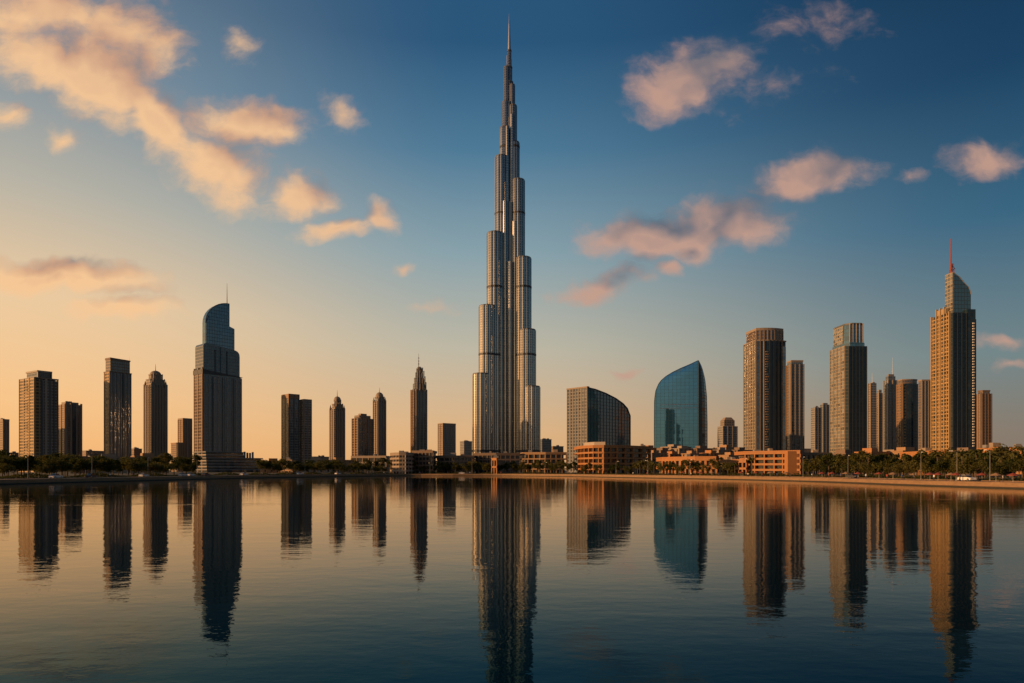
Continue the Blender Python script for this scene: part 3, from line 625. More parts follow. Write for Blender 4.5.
# --- U
t = T('office_tower', 'glass tower with a lit grid left face and a faceted glass crown', 829, 846.5, 868.5, 720, 29, group=SK)
zt = t.H(346); c = 2.2; t.part('shaft', FC['night'], t.cham(c), 0, zt); t.box('sunlit_facade', FC['pale'], -t.hw-.5, -t.hw+.4, -t.hd+c, t.hd-c, 0, zt+1); t.left_piers(5, .7, .9, 0, zt+1, MT['stone'], .08, .9)  # pale grid puts sunlight into the left face's colour
t.front_piers(6, .7, .7, 0, zt, MT['inky'], .12, .9); t.part('crown_tier', FC['blue'], t.cham(c+1, 1.5), zt, t.H(342)); 
lowz, hiz = t.H(324.5)+1.4, t.H(324.5)+.2
t.part('glass_crown', FC['blue'], t.cham(c+2.5, 1.6), t.H(342), lambda p: lowz+(hiz-lowz)*(.5+p[0]/t.w), top=t.cham(c+2.5, 2.0)); t.box('crown_lit_side', FC['pale'], -t.hw+1.2, -t.hw+2, -t.hd*.5, t.hd*.6, t.H(342), lowz-1)  # pale panel added as the crown's lit left side
for k in range(5): t.box('crown_pier', MT['light'], -t.hw*.62+k*t.hw*.3-.3, -t.hw*.62+k*t.hw*.3+.3, -t.hd+1.3, -t.hd+2.2, t.H(342), lowz+.3)
t.part('roof_cap', MT['slate'], t.cham(c+2.5, 1.8), lowz-.6, lowz+.9, bot=True)
# --- V.. cluster
t = T('apartment_tower', 'thin tower with a small mast close to the right side of the faceted-crown tower', 868, 871, 876.5, 1000, 34, group=SK)
zt = t.H(383); t.part('shaft', FC['grey'], t.rect(), 0, zt); t.left_piers(2, 1.6, .7, 0, zt, MT['stone'], .1, .9); t.roofstuff(zt, 1); t.mast(0, 0, zt, t.H(372), .3)
t = T('apartment_tower', 'pale thin stepped tower, second right of the faceted-crown tower', 875, 878.5, 884, 1030, 34, group=SK)
zt = t.H(393); t.part('shaft', FC['stone'], t.rect(), 0, zt); t.front_piers(2, 1.4, .7, 0, zt, MT['light']); t.part('roof_box', FC['grey'], t.rect(2.2), zt, t.H(389.5))
t = T('apartment_tower', 'grey tower with a stepped shoulder and a tall thin antenna', 883.5, 888, 897.5, 950, 34, group=SK)
zt = t.H(380); t.part('shaft', FC['slate'], t.rect(), 0, zt); t.front_piers(3, 1.3, .8, 0, zt, MT['stone']); t.left_piers(3, 1.2, .6, 0, zt, MT['light']); t.part('crown_tier', FC['slate'], t.rect(1.8), zt, t.H(376)); t.part('roof_cap', MT['grey'], t.rect(3), t.H(376), t.H(373.8)); t.mast(1, -3, t.H(374), t.H(357.5), .3)
t = T('office_tower', 'brown-gridded tower with a rounded top left of the antenna-topped giant', 897, 903, 919.5, 880, 34, group=SK)
zt = t.H(383.5); t.part('shaft', FC['night'], t.bowed(2.5), 0, zt); t.box('sunlit_facade', FC['brown'], -t.hw-.5, -t.hw+.4, -t.hd+2.5, t.hd, 0, zt); t.left_piers(3, 1.1, .9, 0, zt, MT['sand']); t.box('light_strip', FC['gold'], -t.hw+.2, -t.hw+t.w*.2, -t.hd+.4, -t.hd+2, 0, zt-2)  # left face toned warmer than the shaft for the sun on it
t.part('crown_tier', FC['bronze'], t.bowed(2.5, i=1), zt, t.H(380)); t.part('roof_cap', MT['stone'], t.bowed(2.5, i=.6), t.H(380), t.H(378.8), bot=True)
t = T('apartment_tower', 'plain dark tower wedged against the left side of the antenna-topped giant', 918.5, 922, 932, 930, 30, group=SK)
zt = t.H(381); t.part('shaft', FC['bronze'], t.rect(), 0, zt); t.front_piers(4, 1.1, .7, 0, zt, MT['grey']); t.part('parapet', MT['stone'], t.rect(-.4), zt, t.H(379.5), bot=True)
# --- Z giant
t = T('apartment_tower', 'tallest tower on the right, gold gridded face, curved glass crown and a red lattice antenna', 931, 951, 975.5, 680, 36, group=SK)
zt = t.H(313); t.part('shaft', FC['night'], t.cham(1.5), 0, zt); zl = t.H(312)
t.box('sunlit_facade', FC['gold'], -t.hw-.6, -t.hw+.4, -t.hd+1.2, t.hd-1, 0, zl)  # gold left face, low sunlight partly in its colour
for f in (0.03, .28, .47, .66, .92): t.left_piers(1, 1.0, 1.3, 0, zl+1.5, MT['gilt'], f, f) if False else t.box('pier', MT['gilt'], -t.hw-1.5, -t.hw+.5, -t.hd+f*t.d, -t.hd+f*t.d+1.1, 0, zl+(7 if .2 < f < .7 else 1))
profile_l = MB().prism([(-t.hw-.4, -t.hd+.25*t.d), (-t.hw+3, -t.hd+.25*t.d), (-t.hw+3, -t.hd+.72*t.d), (-t.hw-.4, -t.hd+.72*t.d)], zl, t.H(306.5)).build('gable', MT['gilt'], t.e)
for k in range(48):
    z = 6+k*(zl-12)/48; t.box('balcony', MT['gilt'], -t.hw-1.3, -t.hw-.5, -t.hd+.06*t.d, -t.hd+.92*t.d, z, z+.35)
for k in range(46):
    z = 26+k*(zt-34)/46; x = t.hw*.72; t.box('white_balcony', MT['white'], x, x+1.5+(k % 2)*.5, -t.hd-1.2, -t.hd+.4, z, z+1.2)
t.front_piers(4, .8, .8, 0, zt, MT['inky'], .08, .62); t.box('pier', MT['inky'], t.hw-1.6, t.hw+.3, -t.hd-.6, -t.hd+2, 0, zt-6)
t.box('corner_block', FC['night'], t.hw*.3, t.hw*.98, -t.hd-.5, t.hd*.5, 0, t.H(309))
# crown: curved glass, high on the left, falling to the right
cxa, cxb = -t.hw*.60, t.hw*.80; HH = t.H; t.H = lambda py: HH(py)*1.022
prof = [(cxa, zl), (cxb, zl), (cxb, t.H(297)), (cxb-.6, t.H(293.5)), (cxb-2.2, t.H(290)), (cxb-7, t.H(285.5)), (cxa+6, t.H(280)), (cxa, t.H(276))]
profile(t, 'glass_crown', FC['bluegrey'], prof, -t.hd+3, -t.hd+15)
b = MB(); pr = prof[2:]
for (xa, za), (xb, zb_) in zip(pr, pr[1:]): b.bar((xa, -t.hd+3, za), (xb, -t.hd+3, zb_), .35)
b.build('crown_rim', MT['grey'], t.e); t.box('crown_fin', FC['pale'], cxa-1.2, cxa+.2, -t.hd+3.2, -t.hd+14, zl, t.H(275.5))
MB().cone(cxa+.5, -t.hd+8, .75, .35, t.H(276), t.H(241), 8).build('antenna', MT['red'], t.e)
b = MB()
for k in range(4):
    z0, z1 = t.H(278-3*k), t.H(275-3*k); r = 1.7-.25*k
    for (xa, ya), (xb, yb) in (((-r, -r), (r, -r)), ((r, -r), (r, r)), ((r, r), (-r, r)), ((-r, r), (-r, -r))):
        b.bar((cxa+1.5+xa, ya-t.hd+8, z0), (cxa+1.5+xb, yb-t.hd+8, z1), .22); b.bar((cxa+1.5+xa, ya-t.hd+8, z0), (cxa+1.5+xa, ya-t.hd+8, z1), .25); b.bar((cxa+1.5+xa, ya-t.hd+8, z1), (cxa+1.5+xb, yb-t.hd+8, z1), .2)
b.bar((cxa, -t.hd+8, t.H(265)), (cxa+5, -t.hd+8, t.H(271)), .3); b.build('lattice_mast', MT['red'], t.e)
t.H = HH
# --- towers on the shore behind the camera (the blade tower's glass mirrors them)
BK = 'towers on the near shore, outside the photo'
for lab, x, y, w, d, h, fc, mast in (('dark slab tower on the near shore, outside the photo', -103, -330, 46, 30, 172, 'night', 0), ('slim tower with a mast on the near shore, outside the photo', -48, -350, 17, 22, 128, 'bronze', 34), ('brown block on the near shore, outside the photo', -14, -345, 24, 24, 116, 'brown', 0), ('low pale block on the near shore, outside the photo', 42, -330, 50, 26, 60, 'stone', 0)):
    e = thing('apartment_tower', lab, 'tower', (x, y, GZ), 0, BK); b = MB().prism([(-w/2, -d/2), (w/2, -d/2), (w/2, d/2), (-w/2, d/2)], 0, h).build('shaft', FC[fc], e)
    for k in range(4): MB().box(-w/2+k*w/3-.8, -w/2+k*w/3+.8, d/2-.2, d/2+.7, 0, h+.5).build('pier', MT['stone'], e)
    MB().box(-w/2-.4, w/2+.4, -d/2-.4, d/2+.4, h, h+1.2).build('parapet', MT['stone'], e); MB().box(-w/5, w/5, -d/5, d/5, h+1.2, h+5).build('roof_box', MT['grey'], e)
    if mast: MB().cone(0, 0, .8, .2, h+5, h+mast, 8).build('spire', MT['steel'], e)
# --- AA
t = T('apartment_tower', 'brown flat-topped tower right of the antenna-topped giant, last tower on the right', 975.5, 981, 992.5, 820, 36, group=SK)
zt = t.H(393.5); t.part('shaft', FC['brown'], t.cham(2), 0, zt); t.front_piers(4, 1.2, .8, 0, zt, MT['brown'], .1, .9); t.left_piers(3, 1.1, .6, 0, zt, MT['stone'], .1, .9); t.part('crown_tier', FC['bronze'], t.cham(2, 1), zt, t.H(391)); t.part('parapet', MT['brown'], t.cham(2, .6), t.H(391), t.H(390), bot=True)
#%%LOW
# ------------------------------------------------------------------ low buildings along the promenade
LWG = 'low buildings along the promenade'
def W2(px, D): return ((px-512)/F*D, D)
def lowrise(name, label, front, back, top, floors, wall, bays=3, slab=1.0, inset=.8, name_cat='building', setback=0.0, roofcap=None, pier=.6, canopy=None):
    P = [W2(*q_) for q_ in front]; n = len(P)
    cx = sum(p[0] for p in P)/n; cy = sum(p[1] for p in P)/n+back/2
    e = thing(name, label, name_cat, (cx, cy, GZ), 0, LWG)
    Dm = min(q_[1] for q_ in front); H = CH+(HZ-top)*Dm/F-GZ; fh = H/floors
    P = [(x-cx, y-cy) for x, y in P]
    def poly(off, sb=0.0):
        pts = []
        for i, p in enumerate(P):
            a, b = P[max(0, i-1)], P[min(n-1, i+1)]; t_ = Vector((b[0]-a[0], b[1]-a[1])).normalized()
            pts.append((p[0]-t_.y*(off+sb)+(t_.x*off if i == 0 else -t_.x*off if i == n-1 else 0), p[1]+t_.x*(off+sb)+(t_.y*off if i == 0 else -t_.y*off if i == n-1 else 0)))
        return pts+[(P[-1][0]-off, P[-1][1]+back), (P[0][0]+off, P[0][1]+back)]
    wl = MB(); core = MB(); nw = 0
    for k in range(floors):
        sb = setback*k; z = k*fh
        wl.prism(poly(0, sb), z+fh-slab, z+fh, bot=True)
        core.prism(poly(inset, sb), z, z+fh-slab, cap=False)
        f = poly(0, sb)[:n]; fi = poly(inset*.7, sb)[:n]
        for i in range(n-1):
            a, b = Vector(f[i]), Vector(f[i+1]); ai, bi = Vector(fi[i]), Vector(fi[i+1])
            for j in range(bays+1):
                c = a.lerp(b, j/bays); tt = (b-a).normalized(); nn = Vector((-tt.y, tt.x))
                if j < bays or i == n-2:
                    q1, q2 = c-tt*pier/2, c+tt*pier/2; wl.prism([tuple(q1+nn*.05), tuple(q2+nn*.05), tuple(q2+nn*inset), tuple(q1+nn*inset)], z, z+fh-slab+.01, cap=False)
                if j < bays and nw < 99:
                    c2 = ai.lerp(bi, j/bays); c3 = ai.lerp(bi, (j+1)/bays); g_ = (c3-c2).normalized()*(pier*.5+.15); c2 = c2+g_; c3 = c3-g_; nw += 1
                    if (c3-c2).dot(g_) > 0:
                        MB().prism([tuple(c2), tuple(c3), tuple(c3+nn*.12), tuple(c2+nn*.12)], z+.35, z+fh-slab-.15, bot=True).build('window', MT['win'], e)
    wl.build('wall', wall, e); core.build('shaded_glazing', FC['bronze'], e)  # dark glass on the inner wall, also standing in for shade in openings
    MB().prism(poly(-.15, setback*(floors-1)), H, H+.8, bot=True).build('parapet', roofcap or wall, e)
    xs = [p[0] for p in P]
    for k in range(max(2, int((max(xs)-min(xs))/12))):
        x = random.uniform(min(xs)+2, max(xs)-4); y = random.uniform(-back*.1, back*.3)
        MB().box(x, x+random.uniform(1.5, 4), y, y+3, H+.8, H+random.uniform(1.8, 3.4)).build('rooftop_plant', random.choice([MT['grey'], MT['stone']]), e)
    return e, H, P, (cx, cy)
lowrise('terraced_building', 'small curved building with pale balcony bands, at the foot of the dark stepped mast tower', [(390, 492), (393, 480), (399, 474), (406, 474), (412, 480)], 22, 453.5, 5, MT['stone'], 2, 1.3)
lowrise('terraced_building', 'dark blocky building directly below the dark stepped mast tower', [(411.5, 492), (433, 486)], 26, 451.5, 5, MT['brown'], 6, .9)
lowrise('terraced_building', 'long low brown building below the small square tower left of the tallest tower', [(433.5, 500), (455, 494), (474, 496)], 24, 456.5, 4, MT['brown'], 4, 1.0, inset=2)
lowrise('terraced_building', 'low dim building directly in front of the foot of the tallest tower', [(474, 512), (496, 506), (520, 508)], 26, 454, 4, MT['brown'], 5, 1.0)
lowrise('gatehouse', 'little orange plastered box in front of the tallest tower', [(491.5, 478), (496.5, 474)], 6, 459, 2, MT['ochre'], 2, .9)
lowrise('terraced_building', 'low stepped building with pale frames, right of the foot of the tallest tower', [(520.5, 505), (545, 498), (568, 500)], 30, 453, 4, MT['sand'], 4, .9, inset=2.2, setback=1.6)
e, H, P, c0 = lowrise('curved_building', 'big orange curved building with four colonnaded floors, left of the blue blade tower', [(577.5, 505), (584, 488), (593, 478), (604, 475), (618, 479), (634, 489), (651, 505)], 30, 446, 5, MT['ochre'], 2, 1.25, inset=2.6)
MB().prism([(P[1][0]+1, P[1][1]+2), (P[2][0]+1, P[2][1]+1), (P[3][0]+1, P[3][1]+1), (P[3][0]+1, P[3][1]+14), (P[1][0]+1, P[1][1]+14)], H+.8, H+3, bot=True).build('roof_canopy', MT['light'], e)
lowrise('pavilion', 'long low orange pavilion half hidden by trees in front of the blue blade tower', [(662, 440), (675, 424), (695, 414), (716, 408)], 18, 457.5, 2, MT['ochre'], 4, 1.8, inset=2.0, pier=1.4)
e, H, P, c0 = lowrise('orange_building', 'bright orange building of three open floors by the promenade, below the broad round-topped tower', [(745, 412), (774, 400), (800, 390)], 20, 451.5, 4, MT['ochre'], 3, 1.25, inset=2.8, pier=.6)
o = MB().box(P[-1][0]-6.5, P[-1][0]-.2, P[-1][1]+1.2, P[-1][1]+6, 0, H+.3).build('stair_block', MT['ochre'], e)
lowrise('terraced_building', 'low orange annexe on the left of the bright orange three-floor building', [(727, 418), (746, 408)], 16, 460.5, 2, MT['ochre'], 5, 1.3, inset=2.2)
lowrise('terraced_building', 'dim brown building on the right side of the bright orange three-floor building', [(801, 396), (815, 402), (832, 404)], 20, 453.5, 3, MT['brown'], 3, .9)
lowrise('orange_building', 'orange flat-roofed building among trees below the antenna-topped giant', [(918, 335), (930, 322), (957, 318)], 16, 452, 3, MT['ochre'], 3, 1.7)
lowrise('round_building', 'round orange building rising above the trees near the right edge', [(990, 352), (993, 343), (998, 339), (1004, 341), (1009, 350)], 10, 448.5, 3, MT['ochre'], 2, 3.0, pier=1.2)
lowrise('terraced_building', 'small orange block under the bright edge of the twin slab towers', [(281, 498), (292, 490)], 12, 461, 3, MT['sand'], 3, 1.1)
lowrise('podium_building', 'low podium under the stepped brown block and small domed tower', [(351, 640), (386, 630)], 25, 456.5, 3, MT['stone'], 6, 1.2)
# small houses on the rise behind the promenade
HS = [('small flat-roofed house', 652, 'left of'), ]
house_spots = [(655, 560, 452, 9), (664, 600, 449.5, 10), (674, 585, 453, 9), (684, 600, 447.5, 9), (693, 560, 452.5, 8), (703, 600, 447.5, 10), (712, 570, 452, 9), (721, 600, 449, 10), (732, 560, 454, 9), (741, 600, 449, 9),
    (650, 620, 447, 9), (676, 640, 446, 12), (727, 640, 446.5, 11), (845, 420, 452, 9), (872, 430, 450.5, 9), (893, 440, 452, 10), (908, 430, 449.5, 10), (967, 420, 450, 9), (1016, 430, 449.5, 12), (112, 520, 456, 14), (150, 540, 455, 12), (88, 520, 458, 11), (275, 600, 460, 10), (318, 620, 459, 12), (340, 640, 459, 10)]
def near_name(px):
    marks = [(39, 'the golden tower'), (70, 'the striped tower'), (118, 'the flat-topped tower'), (155, 'the domed brown tower'), (218, 'the curved hotel'), (296, 'the twin slabs'), (337, 'the slim domed tower'), (368, 'the stepped brown block'),
        (419, 'the stepped mast tower'), (447, 'the small square tower'), (507, 'the tallest tower'), (598, 'the sloping-roof building'), (615, 'the orange curved building'), (681, 'the blue blade tower'), (727, 'the small chamfered tower'), (765, 'the round-topped tower'), (795, 'the slim dark tower'), (820, 'the small grey pair'), (849, 'the faceted-crown tower'),
        (890, 'the grey antenna tower'), (908, 'the brown-gridded tower'), (953, 'the antenna-topped giant'), (984, 'the last brown tower'), (1016, 'the right edge of the photo')]
    return min(marks, key=lambda q_: abs(q_[0]-px))
words = ['beige', 'brown', 'orange', 'grey']
for i, (px, D, top, w) in enumerate(house_spots):
    nx_, nm = near_name(px); wm = [MT['sand'], MT['brown'], MT['ochre'], MT['stone']][i % 4]
    cx, cy = W2(px, D); H = CH+(HZ-top)*D/F-GZ
    side_w = 'left of' if px < nx_-4 else 'right of' if px > nx_+4 else 'directly below'
    e = thing('house', '%s flat-roofed house %s, %s %s' % (words[i % 4], 'set far back' if D > 590 else 'near the trees', side_w, nm), 'house', (cx, cy, GZ), R(random.uniform(15, 40)), 'small flat-roofed houses behind the promenade')
    MB().box(-w, w, -w*.6, w*.6, 0, H-1.5).build('wall', wm, e); MB().box(-w-.4, w+.4, -w*.6-.4, w*.6+.4, H-1.5, H-.8).build('roof', wm, e)
    MB().box(-w*.5, w*.2, -w*.3, w*.4, H-.8, H+1.4).build('roof_room', wm, e)
    fl = max(2, int(H/4))
    for f_ in range(fl):
        for j in range(4):
            x = -w+(j+.5)*w/2-.9; MB().box(x, x+1.8, -w*.6-.06, -w*.6+.2, f_*H/fl+1.0, f_*H/fl+2.8).build('window', MT['win'], e)
        for j in range(2):
            y = -w*.6+(j+.5)*w*.6-.8; MB().box(-w-.06, -w+.2, y, y+1.6, f_*H/fl+1.0, f_*H/fl+2.8).build('window', MT['win'], e)

# ------------------------------------------------------------------ trees
def leafmat(name, a, b):
    m, t, o = mat(name); oi = t.n('ShaderNodeObjectInfo').outputs['Random']; p = t.n('ShaderNodeTexCoord').outputs['Object']
    f_ = t.m('ADD', t.m('MULTIPLY', t.noise(p, .7, 3, .6), .8), t.m('MULTIPLY', oi, .5)); c = t.mix(t.sstep(f_, .3, .95), a+(1,), b+(1,))
    d = t.n('ShaderNodeBsdfDiffuse'); t.put(d.inputs[0], c); tr = t.n('ShaderNodeBsdfTranslucent'); t.put(tr.inputs[0], t.v('SCALE', c, sc_=1.3))
    mx = t.n('ShaderNodeMixShader'); mx.inputs[0].default_value = .3; t.t.links.new(d.outputs[0], mx.inputs[1]); t.t.links.new(tr.outputs[0], mx.inputs[2]); t.t.links.new(mx.outputs[0], o.inputs[0]); return m
MT['leaf'] = leafmat('broad_leaves', (.035, .048, .014), (.11, .10, .03)); MT['palm'] = leafmat('palm_leaves', (.05, .065, .02), (.13, .12, .04)); MT['bark'] = plain('bark', (.11, .08, .055), .9, 0, .5, 3)
def crown_mesh(rx, rz, zc, nb, nl, ls, seed):
    r = random.Random(seed); b = MB(); blobs = []
    for k in range(nb):
        a = r.uniform(0, 2*math.pi); q_ = math.sqrt(r.random())*rx*.8; zz = zc+r.uniform(-.75, .85)*rz*(1-.5*q_/rx); blobs.append((q_*math.cos(a), q_*math.sin(a), zz, r.uniform(.28, .5)*rx))
    for k in range(nl):
        x0, y0, z0, br = r.choice(blobs); d = Vector((r.gauss(0, 1), r.gauss(0, 1), r.gauss(0, 1))).normalized()*br*r.uniform(.45, 1.08); d.z *= .75
        c = Vector((x0, y0, z0))+d; u = Vector((r.gauss(0, 1), r.gauss(0, 1), r.gauss(0, .6))).normalized(); w = u.cross(Vector((r.gauss(0, 1), r.gauss(0, 1), r.gauss(0, 1)))).normalized(); s1, s2 = ls*r.uniform(.6, 1.3), ls*r.uniform(.4, .9)
        b.face([c-u*s1, c+w*s2, c+u*s1, c-w*s2], [(0, 0)]*4)
    return b, blobs
def make_tree(seed, h, rx, rz):
    e = thing('broadleaf_tree', 'x', 'tree', (0, 0, 0)); zc = h-rz; b, blobs = crown_mesh(rx, rz, zc, 16, 900, .38, seed); b.build('crown', MT['leaf'], e)
    tr = MB(); tr.cone(0, 0, .24, .15, 0, zc-rz*.4, 7)
    for (x, y, z, r_) in blobs[:7]: tr.bar((0, 0, zc-rz*.75+random.uniform(0, .8)), (x, y, z), .07, 4)
    tr.build('trunk', MT['bark'], e); return e
def make_palm(seed, h):
    r = random.Random(seed); e = thing('palm_tree', 'x', 'palm tree', (0, 0, 0)); lean = r.uniform(-.4, .4); tr = MB()
    for k in range(5): 
        a, b = k/5, (k+1)/5; tr.bar((lean*a*a, 0, h*a), (lean*b*b, 0, h*b), .2-.06*a, 7)
    tr.build('trunk', MT['bark'], e); b = MB()
    for k in range(24):
        a = k*2.399; up = r.uniform(-.1, 1.0); L_ = r.uniform(2.0, 2.8); prev = Vector((lean, 0, h)); dirv = Vector((math.cos(a), math.sin(a), up)).normalized(); sd_ = Vector((-math.sin(a), math.cos(a), 0))
        for j in range(7):
            dirv = (dirv+Vector((0, 0, -.17))).normalized(); nxt = prev+dirv*L_/7; w0 = .42*math.sin(math.pi*(j+.4)/7.6)+.05; w1 = .42*math.sin(math.pi*min(1, (j+1.4)/7.6))+.02
            for s_g in (1, -1): b.face([prev, nxt, nxt+sd_*s_g*w1-Vector((0, 0, .22)), prev+sd_*s_g*w0-Vector((0, 0, .22))], [(0, 0)]*4)
            prev = nxt
    b.build('crown', MT['palm'], e); return e
TP = [make_tree(11, 9.0, 4.0, 3.2), make_tree(12, 10.5, 3.6, 4.0), make_tree(13, 7.5, 4.4, 2.8), make_tree(14, 8.5, 3.2, 3.4)]
PP = [make_palm(21, 8.2), make_palm(22, 9.6), make_palm(23, 7.0)]
used_ = set()
def inland(x, y):
    best, sg = 1e9, 1
    for a, b in zip(shore, shore[1:]):
        ax, ay = a; bx, by = b; L2 = (bx-ax)**2+(by-ay)**2; t_ = max(0, min(1, ((x-ax)*(bx-ax)+(y-ay)*(by-ay))/L2)); qx, qy = ax+t_*(bx-ax), ay+t_*(by-ay); d = math.hypot(x-qx, y-qy)
        if d < best: best = d; sg = 1 if ((bx-ax)*(y-ay)-(by-ay)*(x-ax)) > 0 else -1
    return best*sg
def depth_inland(px, want, start=120):
    D = start
    while D < 1200:
        if inland(*W2(px, D)) >= want: return D
        D += 3
    return D
def put_tree(protos, px, want, sc_, rnd, kind):
    D = depth_inland(px, want); x, y = W2(px, D); i = rnd.randrange(len(protos)); pr = protos[i]
    o = pr if pr.name not in used_ else tree_copy(pr); used_.add(pr.name)
    o.location = (x, y, GZ-.05); o.rotation_euler = (0, 0, rnd.uniform(0, 6.28)); o.scale = (sc_*rnd.uniform(.9, 1.15),)*2+(sc_,)
    nx_, nm = near_name(px); row = 'in the front row' if want < 26 else 'further back'
    side_w = 'left of' if px < nx_-5 else 'right of' if px > nx_+5 else 'below'
    o['label'] = '%s %s, %s %s' % ('bushy dark tree' if kind == 't' else 'palm tree', row, side_w, nm); o['category'] = 'tree' if kind == 't' else 'palm tree'
    o['group'] = 'trees along the shore' if kind == 't' else 'palms along the shore'
rn = random.Random(5)
for k in range(34): put_tree(TP, 2+k*5.9+rn.uniform(-2, 2), 18+rn.random()*6, rn.uniform(.62, .85), rn, 't')
for k in range(30): put_tree(TP, 3+k*6.6+rn.uniform(-3, 3), rn.uniform(60, 110), rn.uniform(.95, 1.35), rn, 't')
for k in range(34): put_tree(TP, 262+k*5.6+rn.uniform(-2, 2), 19+rn.random()*8, rn.uniform(.7, 1.05), rn, 't')
for k in range(9): put_tree(TP, 264+k*15+rn.uniform(-3, 3), 90, rn.uniform(1.1, 1.5), rn, 't')
for k in range(20): put_tree(TP, 455+k*6.2+rn.uniform(-2, 2), 19+rn.random()*5, rn.uniform(.75, 1.1), rn, 't')
for k in range(17): put_tree(TP, 582+k*9+rn.uniform(-3, 3), 17+rn.random()*6, rn.uniform(.55, .95), rn, 't')
for k in range(14): put_tree(TP, 650+k*7+rn.uniform(-3, 3), rn.uniform(150, 220), rn.uniform(1.3, 1.7), rn, 't')
for k in range(34): put_tree(TP, 806+k*6.5+rn.uniform(-2, 2), 18+rn.random()*6, rn.uniform(.5, .75), rn, 't')
for k in range(38): put_tree(TP, 808+k*5.8+rn.uniform(-3, 3), rn.uniform(45, 120), rn.uniform(.95, 1.35), rn, 't')
for px in (842, 868, 905, 938, 962, 970, 977, 985, 994, 1001, 1012): put_tree(PP, px, rn.uniform(26, 50), rn.uniform(.75, .95), rn, 'p')
for px in (560, 640, 654, 735, 752): put_tree(PP, px, 18, .8, rn, 'p')
# clipped hedge and ground cover behind the promenade
hb = MB(); rh = random.Random(3); inner = offs(15)
for i in range(len(shore)-1):
    a, b = Vector(inner[i]), Vector(inner[i+1]); y = (a.y+b.y)/2
    if y < 90: continue
    L_ = (b-a).length; tn = (b-a).normalized(); nn = Vector((-tn.y, tn.x))
    for k in range(int(L_*26)):
        c = a+tn*rh.uniform(0, L_)+nn*rh.uniform(0, 6); z = GZ+rh.uniform(0, 1.5)*(0.55+.45*math.sin(c.x*.31+c.y*.17)); u = Vector((rh.gauss(0, 1), rh.gauss(0, 1), rh.gauss(0, 1))).normalized()*.3; w = u.orthogonal().normalized()*.22; c3 = Vector((c.x, c.y, z))
        hb.face([c3-u, c3+w, c3+u, c3-w], [(0, 0)]*4)
o = hb.build('ground_cover', MT['leaf']); o['kind'] = 'stuff'; tag(o, 'low leafy shrubs and ground cover behind the promenade', 'shrubs')

# ------------------------------------------------------------------ street furniture, cars, people
def on_prom(px, want): D = depth_inland(px, want, 110); x, y = W2(px, D); return x, y
lamp = thing('street_lamp', 'x', 'street lamp', (0, 0, 0))
MB().cone(0, 0, .16, .12, 0, .5, 8).cone(0, 0, .085, .055, .5, 7.5, 8).build('pole', MT['grey'], lamp); MB().bar((0, 0, 7.4), (1.3, 0, 7.8), .045).build('arm', MT['grey'], lamp)
MB().box(.9, 1.75, -.16, .16, 7.74, 7.88).build('lamp_head', MT['white'], lamp)
for i, px in enumerate((28, 92, 148, 197, 305, 372, 430, 472, 545, 616, 648, 690, 743, 803, 848, 921, 957, 990)):
    o = lamp if i == 0 else tree_copy(lamp); x, y = on_prom(px, 12); o.location = (x, y, 1.22); o.rotation_euler.z = rn.uniform(0, 6); nx_, nm = near_name(px)
    o['label'] = 'slender pale street lamp on the promenade %s %s' % ('left of' if px < nx_-3 else 'right of' if px > nx_+3 else 'below', nm); o['category'] = 'street lamp'; o['group'] = 'street lamps along the promenade'
para = thing('parasol', 'x', 'parasol', (0, 0, 0)); MB().cone(0, 0, .03, .03, 0, 2.5, 6).build('pole', MT['white'], para)
cb = MB(); cb.cone(0, 0, 1.7, .06, 2.2, 2.95, 8).cone(0, 0, 1.72, 1.7, 2.05, 2.2, 8); cb.build('canopy', MT['red'], para); MB().cone(0, 0, .3, .25, 0, .1, 10).build('base', MT['grey'], para)
para2 = tree_copy(para); para2.children[0]
for ch in para2.children:
    if ch.name.startswith('canopy'):
        ch.data = ch.data.copy(); ch.data.materials[0] = MT['sand']
for i, px in enumerate((700, 712, 741, 756, 770, 822, 832, 846, 858, 879, 893, 930, 938, 951, 956, 982, 996, 1013, 683, 786)):
    red = i % 3 != 1; src = para if red else para2; o = src if src.name not in used_ else tree_copy(src); used_.add(src.name)
    x, y = on_prom(px, rn.uniform(9, 12.5)); o.location = (x, y, 1.22); o.scale = (.72,)*3; o.rotation_euler.z = rn.uniform(0, 1); nx_, nm = near_name(px)
    o['label'] = '%s parasol open on the promenade %s %s' % ('dull red' if red else 'sand-coloured', 'left of' if px < nx_-4 else 'right of' if px > nx_+4 else 'below', nm); o['category'] = 'parasol'; o['group'] = 'cafe parasols on the right-hand promenade'
